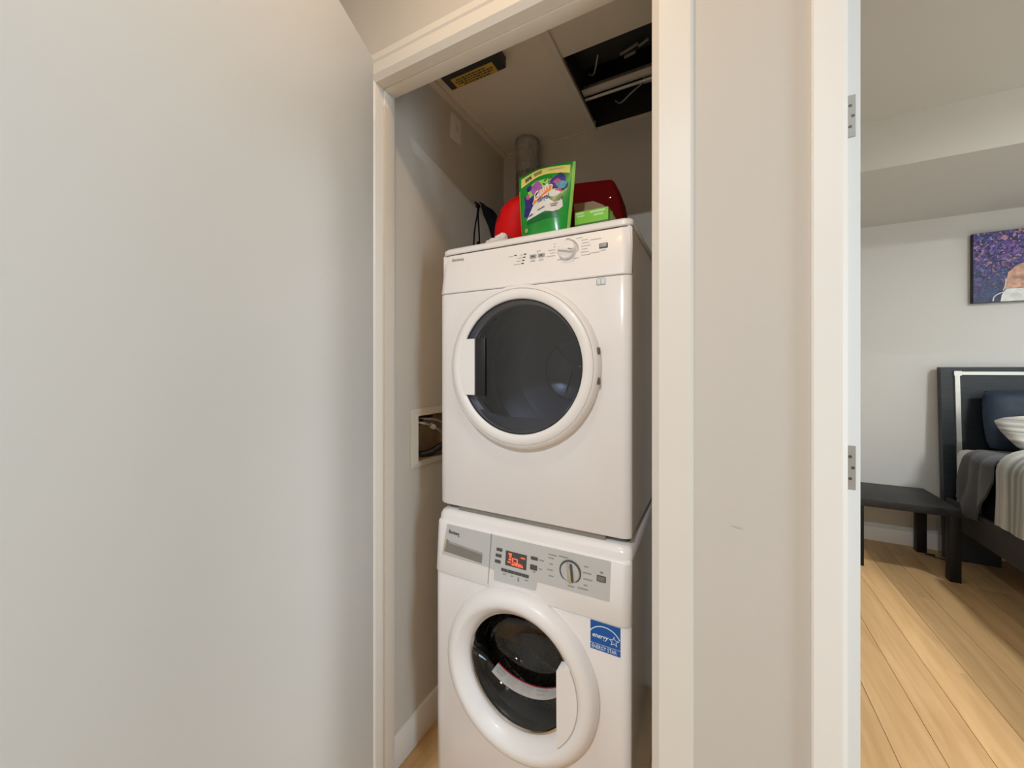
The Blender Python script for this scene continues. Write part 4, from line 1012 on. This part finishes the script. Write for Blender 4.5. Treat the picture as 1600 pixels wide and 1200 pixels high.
poutext('flings!', 0.10, 0.40, 0.480, 0.12, 'bag_indigo', 0.0030, bold=0.002)
poutext('50%', 0.075, 0.13, 0.865, 0.12, 'print_dark', 0.0018, bold=0.004)
for k in range(3):
    onpouch('banner_print', [(0.29 + 0.01 * k, 0.925 - 0.018 * k), (0.44, 0.937 - 0.018 * k), (0.44, 0.945 - 0.018 * k), (0.29 + 0.01 * k, 0.933 - 0.018 * k)], 'print_dark', 0.0018)
onpouch('banner_print', [(0.55, 0.925), (0.80, 0.922), (0.80, 0.930), (0.55, 0.933)], 'print_faint', 0.0018)
onpouch('small_print', [(0.40, 0.26), (0.54, 0.285), (0.54, 0.297), (0.40, 0.272)], 'print_dark', 0.0030)
onpouch('small_print', [(0.22, 0.20), (0.30, 0.225), (0.30, 0.245), (0.22, 0.218)], 'bag_indigo', 0.0030)
onpouch('small_print', [(0.64, 0.30), (0.78, 0.315), (0.78, 0.325), (0.64, 0.31)], 'bag_pink', 0.0030)
onpouch('small_print', [(0.66, 0.275), (0.76, 0.285), (0.76, 0.295), (0.66, 0.285)], 'print_dark', 0.0030)
onpouch('badge', blob(0.155, 0.135, 0.030, 0.028, w=0.0), 'bag_yellow', 0.0022); onpouch('badge_mark', blob(0.155, 0.135, 0.012, 0.014, w=0.0), 'red_dark', 0.0026)

# green carton with its brown flap standing open
cx0, cx1, cy0, cy1 = -0.3710, -0.2715, 1.100, 1.205
ct = thing('dryer_sheet_carton', ((cx0 + cx1) / 2, 1.15, TZ), 'low bright green carton with its brown flap standing open', 'carton')
bm = new_bm()
box(bm, cx0, cx1, cy0, cy0 + 0.002, TZ, 1.7665); box(bm, cx0, cx1, cy1 - 0.002, cy1, TZ, 1.7665)
box(bm, cx0, cx0 + 0.002, cy0 + 0.002, cy1 - 0.002, TZ, 1.7665); box(bm, cx1 - 0.002, cx1, cy0 + 0.002, cy1 - 0.002, TZ, 1.7665); box(bm, cx0, cx1, cy0, cy1, TZ, TZ + 0.002)
cbd = part('carton_box', bm, 'carton_green', ct)
part('carton_base_band', bxo(cx0, cx1, cy0 - 0.0006, cy0, TZ, 1.7300), 'carton_green_dark', cbd)
part('carton_flap', prism(new_bm(), [(cx0 - 0.03, 1.765), (cx1 - 0.008, 1.765), (cx1 - 0.014, 1.795), (-0.318, 1.826), (-0.350, 1.846), (cx0 - 0.045, 1.850)], lambda a, b, d: (a, cy1 + d + (b - 1.765) * 0.25, b), 0, 0.002), 'carton_brown', ct, 'plain brown inside of the open flap')
for x0, x1, z0, z1 in ((-0.3665, -0.3430, 1.7575, 1.7630), (-0.3640, -0.3410, 1.7500, 1.7550), (-0.3240, -0.2800, 1.7560, 1.7630), (-0.3140, -0.2850, 1.7470, 1.7530)):
    part('carton_print', bxo(x0, x1, cy0 - 0.0008, cy0, z0, z1), 'carton_print', cbd)

part('carton_print', bxo(cx1, cx1 + 0.0008, cy0 + 0.03, cy0 + 0.075, 1.738, 1.760), 'carton_print', cbd)
# dark red bag behind
bm = new_bm()
levels = [(TZ, -0.475, -0.260, 1.285, 1.40), (1.80, -0.475, -0.268, 1.288, 1.405), (1.88, -0.472, -0.284, 1.293, 1.41), (1.942, -0.470, -0.302, 1.298, 1.41), (1.950, -0.466, -0.308, 1.303, 1.405)]
rings = []
for z, x0, x1, y0_, y1_ in levels:
    poly = rrect(x0, x1, y0_, y1_, 0.012, 3)
    rings.append([bm.verts.new((a, b, z + 0.018 * (0.5 - (a - x0) / (x1 - x0)) * (z > 1.9))) for a, b in poly])
for P_, Q_ in zip(rings, rings[1:]):
    for k in range(len(P_)): bm.faces.new((P_[k], P_[(k + 1) % len(P_)], Q_[(k + 1) % len(Q_)], Q_[k]))
bm.faces.new(rings[0][::-1]); bm.faces.new(rings[-1])
rb = thing('red_storage_bag', (-0.37, 1.35, TZ), 'tall dark red bag standing behind the green carton', 'bag')
part('bag_body', bm, 'red_dark', rb, sharp=1.0)
part('snap_button', lathe(new_bm(), [(0, 1.2875), (0.003, 1.288), (0.0035, 1.290)], -0.312, 1.875, 12), 'chrome', rb)

# bright red round bag on the left
rr = thing('red_round_bag', (-0.615, 1.15, TZ), 'bright red rounded bag leaning beside the green pouch', 'bag')
bm = new_bm()
def rbag(u, v):
    a = 2 * PI * u; ph = PI * v
    sx_ = 0.5 - 0.5 * math.cos(ph)
    r = math.sin(ph) ** 0.55
    cx_ = -0.612 + 0.020 * sx_
    x = cx_ + 0.067 * r * math.cos(a) * (1 + 0.05 * math.sin(3 * a + 4 * v)); y = 1.15 + 0.055 * r * math.sin(a)
    z = TZ + 0.185 * sx_ - 0.0 + 0.012 * math.cos(a + 2.6) * r * sx_ * 2 * (-1)
    return (x, y, max(TZ, z))
grid(bm, 36, 24, rbag)
body = part('bag_body', bm, 'red_bright', rr, sharp=1.5)
def rb_patch(u0, u1, v0, v1, n=10):
    b = bmesh.new(); 
    def f(u, v):
        s = math.sqrt(max(0, 1 - (2 * v - 1) ** 2)); uu = (u0 + u1) / 2 + (u - 0.5) * (u1 - u0) * s; vv = v0 + (v1 - v0) * v
        p = Vector(rbag(uu, vv)); c = Vector((-0.61, 1.15, p.z)); d_ = (p - c).normalized(); return p + d_ * 0.001
    return grid(b, n, n, f)
part('dark_blot', rb_patch(0.60, 0.67, 0.58, 0.74), 'red_blot', body); part('dark_blot', rb_patch(0.74, 0.82, 0.26, 0.33), 'red_blot', body)
part('dark_blot', rb_patch(0.53, 0.58, 0.55, 0.66), 'red_blot', body)

# black drawstring bag
bb = thing('black_drawstring_bag', (-0.72, 1.20, TZ), 'small black drawstring bag with hanging cords', 'drawstring bag')
bm = new_bm()
lv = [(TZ, -0.668, 0.020, 0.026), (1.74, -0.680, 0.024, 0.030), (1.80, -0.695, 0.030, 0.032), (1.85, -0.716, 0.032, 0.030), (1.885, -0.736, 0.024, 0.022), (1.905, -0.755, 0.008, 0.010), (1.912, -0.762, 0.010, 0.008), (1.917, -0.768, 0.006, 0.005)]
rings = []
for i, (z, cx_, rx_, ry_) in enumerate(lv):
    rings.append([bm.verts.new((cx_ + rx_ * math.cos(2 * PI * k / 20) * (1 + 0.06 * math.sin(5 * 2 * PI * k / 20 + i)), 1.20 + ry_ * math.sin(2 * PI * k / 20), z + (0.0 if i < 2 else -0.35 * rx_ * math.cos(2 * PI * k / 20)))) for k in range(20)])
for P_, Q_ in zip(rings, rings[1:]):
    for k in range(20): bm.faces.new((P_[k], P_[(k + 1) % 20], Q_[(k + 1) % 20], Q_[k]))
bm.faces.new(rings[0][::-1]); bm.faces.new(rings[-1])
part('bag_body', bm, 'cloth_black', bb, sharp=1.2)
part('cord', tube(new_bm(), smooth_path([(-0.790, 1.195, 1.9205), (-0.775, 1.19, 1.910), (-0.768, 1.185, 1.902), (-0.770, 1.180, 1.86), (-0.778, 1.175, 1.80), (-0.780, 1.17, 1.695)], 6), 0.0030, 8), 'cloth_black', bb, 'thin black cord')
part('cord', tube(new_bm(), smooth_path([(-0.768, 1.190, 1.902), (-0.765, 1.180, 1.86), (-0.757, 1.172, 1.81), (-0.752, 1.168, 1.76), (-0.750, 1.165, 1.695)], 6), 0.0030, 8), 'cloth_black', bb, 'thin black cord')
part('cord_toggle', bxo(-0.7600, -0.7480, 1.160, 1.170, 1.745, 1.760, bev=0.003), 'cloth_black', bb)
part('cord_toggle', bxo(-0.777, -0.763, 1.180, 1.195, 1.893, 1.906, bev=0.003), 'cloth_black', bb)

# crumpled white tissue at the front
bm = new_bm()
def tis(u, v):
    a = 2 * PI * u; r = math.sin(PI * v) ** 0.7
    x = -0.610 + 0.034 * r * math.cos(a) + 0.006 * math.sin(7 * a + 9 * v) * r
    y = 1.045 + 0.018 * r * math.sin(a)
    h = 0.022 + 0.024 * max(0, math.cos(a)) * r
    z = TZ + h * (0.5 - 0.5 * math.cos(PI * v)) + 0.003 * math.sin(11 * a + 13 * v) * r
    return (x, y, max(TZ, z))
grid(bm, 28, 14, tis)
single('crumpled_tissue', bm, 'cloth_white', 'small crumpled white tissue at the front left dryer edge', 'tissue', sharp=0.5)

# ------------------------------------------------------------------ BEDROOM
# canvas
cv = thing('wall_canvas', (1.90, WY - 0.02, 1.756), 'colourful purple and blue painted canvas above the headboard', 'canvas')
part('canvas_front', bxo(1.574, 2.22, WY - 0.0405, WY - 0.038, 1.757, 2.235), 'canvas_paint', cv)
part('canvas_frame', bxo(1.574, 2.22, WY - 0.038, WY - 0.001, 1.757, 2.235), 'canvas_edge', cv)
part('painted_shape', prism(new_bm(), [(1.700, 1.757), (1.705, 1.80), (1.725, 1.84), (1.79, 1.845), (1.86, 1.84), (1.95, 1.835), (2.0, 1.80), (2.0, 1.757)], fXZ, WY - 0.0411, WY - 0.0403), 'canvas_white', cv, 'white painted form')
part('painted_shape', prism(new_bm(), [(1.720, 1.842), (1.727, 1.90), (1.735, 1.95), (1.77, 1.99), (1.81, 2.01), (1.88, 2.02), (1.95, 1.98), (1.99, 1.90), (2.0, 1.835), (1.86, 1.841)], fXZ, WY - 0.0411, WY - 0.0403), 'canvas_tan', cv, 'tan painted form')
part('painted_stroke', tube(new_bm(), smooth_path([(1.665, WY - 0.0405, 1.762), (1.670, WY - 0.0405, 1.79), (1.69, WY - 0.0405, 1.81), (1.715, WY - 0.0405, 1.82)], 6), 0.0035, 6), 'canvas_white', cv)
part('painted_stroke', tube(new_bm(), smooth_path([(1.712, WY - 0.0405, 1.83), (1.722, WY - 0.0405, 1.87), (1.724, WY - 0.0405, 1.91)], 6), 0.003, 6), 'canvas_white', cv)

# bed frame with tall headboard
HX0, HX1 = 1.395, 3.05
bf = thing('bed_frame', (2.2, 2.8, 0), 'dark wooden bed frame with tall headboard and pale metal inlay', 'bed frame')
def fh(a, b, d):   # headboard leans back a little: d = thickness behind the front
    return (a, 3.735 + 0.055 * (b - 0.3) + d, b)
part('headboard', prism(new_bm(), [(HX0, 0.0), (HX0 + 0.26, 0.0), (HX0 + 0.26, 0.2), (HX1 - 0.26, 0.2), (HX1 - 0.26, 0.0), (HX1, 0.0), (HX1, 1.315), (HX0, 1.315)], fh, 0.0, 0.05), 'head_wood', bf)
for k in range(3):
    z0 = 0.78 + k * 0.158
    part('headboard_plank', prism(new_bm(), [(HX0 + 0.092, z0), (HX1 - 0.092, z0), (HX1 - 0.092, z0 + 0.156), (HX0 + 0.092, z0 + 0.156)], fh, -0.006, 0.001), 'head_wood', bf)
part('metal_inlay', prism(new_bm(), [(HX0 + 0.066, 1.262), (HX1 - 0.066, 1.262), (HX1 - 0.066, 1.284), (HX0 + 0.066, 1.284)], fh, -0.012, 0.001), 'metal_strip', bf, 'pale metal inlay strip')
part('metal_inlay', prism(new_bm(), [(HX0 + 0.066, 0.50), (HX0 + 0.090, 0.50), (HX0 + 0.090, 1.262), (HX0 + 0.066, 1.262)], fh, -0.012, 0.001), 'metal_strip', bf, 'pale metal inlay strip')
part('metal_inlay', prism(new_bm(), [(HX1 - 0.090, 0.50), (HX1 - 0.066, 0.50), (HX1 - 0.066, 1.262), (HX1 - 0.090, 1.262)], fh, -0.012, 0.001), 'metal_strip', bf, 'pale metal inlay strip')
part('inlay_corner', prism(new_bm(), [(HX0 + 0.062, 1.256), (HX0 + 0.098, 1.256), (HX0 + 0.098, 1.288), (HX0 + 0.062, 1.288)], fh, -0.015, 0.001), 'metal_strip', bf, 'pale metal corner piece')
part('side_rail', bxo(1.398, 1.430, 1.72, 3.735, 0.255, 0.420, bev=0.004), 'rail_grey', bf)
part('side_rail', bxo(3.015, 3.045, 1.72, 3.735, 0.255, 0.420, bev=0.004), 'rail_grey', bf)
part('foot_rail', bxo(1.398, 3.045, 1.68, 1.72, 0.255, 0.420, bev=0.004), 'rail_grey', bf)
part('slat_base', bxo(1.430, 3.015, 1.72, 3.735, 0.30, 0.36), 'rail_grey', bf)
for x in (1.405, 2.975):
    part('leg', bxo(x, x + 0.06, 1.70, 1.76, 0, 0.256, bev=0.003), 'rail_grey', bf)

def wob(p, s, a): return a * noise.noise(Vector(p) * s)
single('mattress', bxo(1.435, 3.01, 1.73, 3.722, 0.362, 0.765, bev=0.045, seg=4), 'sheet_white', 'white-sheeted mattress corner against the headboard', 'mattress', sharp=1.0)

def drape(name, mt, label, cat, y0, y1, hem, xtop, ztop, xside, rad=0.06, amp=0.012, fold=22.0, skew=None, nu=60, nv=48, thick=0.008, seed=0.0, tuck=None):
    """cloth lying over the left edge of the bed: v runs along Y, u from the top of the bed down the side"""
    def f(u, v):
        y = y0 + (y1 - y0) * v
        zb = hem(v)
        Ltop = xtop - (xside + rad); Larc = rad * PI / 2; Lside = (ztop - rad) - zb
        s = u * (Ltop + Larc + Lside)
        if s < Ltop: x, z, t = xtop - s, ztop, 0
        elif s < Ltop + Larc:
            a = (s - Ltop) / rad; x, z, t = xside + rad - rad * math.sin(a), ztop - rad + rad * math.cos(a), (s - Ltop) / Larc
        else: x, z, t = xside, ztop - rad - (s - Ltop - Larc), 1
        dn = max(0, (ztop - z) / 0.4)
        w = amp * (0.25 + dn) * (0.6 * math.sin(fold * y + 3.0 * math.sin(2.1 * y + seed) + seed) + noise.noise(Vector((y * 7 + seed, u * 5, seed))) * 0.9)
        x -= abs(w) if t > 0.3 else 0
        if t <= 0.3: z += abs(w) * 0.8
        if skew: y += skew(v, dn)
        return (x, y, z)
    o = single(name, grid(new_bm(), nu, nv, f), mt, label, cat, sharp=2.0)
    sd = o.modifiers.new('thickness', 'SOLIDIFY'); sd.thickness = thick; sd.offset = -1
    return o
# black strip added as the shade in the gap between throw and duvet
drape('dark_gap_strip', 'cloth_black', 'added black strip for the shaded gap between the grey throw and the striped duvet', 'gap strip', 2.9, 3.36, lambda v: 0.425, 2.3, 0.780, 1.416, 0.05, 0.004)
def hem_t(v):  # v 0 -> near the foot, 1 -> near the headboard
    pts = [(0.0, 0.66), (0.10, 0.56), (0.40, 0.385), (0.52, 0.385), (0.75, 0.42), (1.0, 0.47)]
    for (a, za), (b, zb) in zip(pts, pts[1:]):
        if v <= b: return za + (zb - za) * (v - a) / (b - a)
    return 0.47
drape('grey_throw_blanket', 'throw_grey', 'dark grey throw blanket hanging over the bed side near the pillows', 'blanket', 3.20, 3.47, hem_t, 2.4, 0.800, 1.388, 0.07, 0.030, 34.0, skew=lambda v, dn: 0.13 * v * dn, thick=0.010, seed=1.3)
dv_o = drape('striped_duvet', 'duvet_stripe', 'grey and cream striped duvet puffed over the bed side', 'duvet', 1.76, 3.13, lambda v: 0.440, 3.0, 0.865, 1.372, 0.13, 0.016, 9.0, thick=0.03, seed=2.0, nv=90)

def pillow(name, mt, label, c, w, h, t, rx, ry, rz, n=26):
    bm = new_bm()
    for s in (-1, 1):
        def f(u, v):
            a, b = 2 * u - 1, 2 * v - 1
            e = (max(0, 1 - a ** 4) * max(0, 1 - b ** 4)) ** 0.55
            k = 1 - 0.07 * (1 - abs(a) ** 2) * abs(b) ** 3; k2 = 1 - 0.07 * (1 - abs(b) ** 2) * abs(a) ** 3
            wr = 0.006 * noise.noise(Vector((a * 3 + c[0], b * 3, s + c[2]))) * e
            q = 1 - 0.13 * a * a * b * b
            return (a * w / 2 * k2 * q, s * (t / 2 * e + 0.002) + wr, b * h / 2 * k * q)
        grid(bm, n, n, f)
    M = Matrix.Translation(c) @ Matrix.Rotation(rz, 4, 'Z') @ Matrix.Rotation(rx, 4, 'X') @ Matrix.Rotation(ry, 4, 'Y')
    bmesh.ops.transform(bm, matrix=M, verts=bm.verts)
    bmesh.ops.remove_doubles(bm, verts=bm.verts, dist=0.0045)
    return single(name, bm, mt, label, 'pillow', sharp=1.2)
pillow('dark_pillow', 'pillow_navy', 'dark navy pillow propped against the headboard', (1.85, 3.66, 0.975), 0.66, 0.42, 0.14, -0.16, 0, 0)
pillow('striped_pillow', 'pillow_stripe', 'cream and black striped pillow lying before the dark pillow', (1.83, 3.41, 0.925), 0.68, 0.32, 0.12, -0.95, -0.10, 0.05)

# side table
tx0, tx1, ty0, ty1, tz = 0.815, 1.318, 3.33, 3.815, 0.445
st = thing('side_table', ((tx0 + tx1) / 2, (ty0 + ty1) / 2, 0), 'small black square side table beside the bed', 'side table')
part('table_top', bxo(tx0, tx1, ty0, ty1, tz - 0.048, tz, bev=0.002), 'table_top_black', st)
for x in (tx0, tx1 - 0.052):
    for y in (ty0, ty1 - 0.052):
        part('leg', bxo(x, x + 0.052, y, y + 0.052, 0, tz - 0.048, bev=0.002), 'black_wood', st)
# charger lead on the floor
cbm = thing('charger_lead', (1.34, 3.71, 0), 'short black charger lead lying on the floor behind the table leg', 'cable')
part('lead', tube(new_bm(), smooth_path([(1.300, 3.735, 0.004), (1.335, 3.715, 0.004), (1.375, 3.690, 0.004), (1.42, 3.70, 0.004)], 6), 0.004, 8), 'rubber_black', cbm)
part('plug', bxo(1.306, 1.350, 3.735, 3.747, 0, 0.010, bev=0.002), 'rubber_black', cbm)
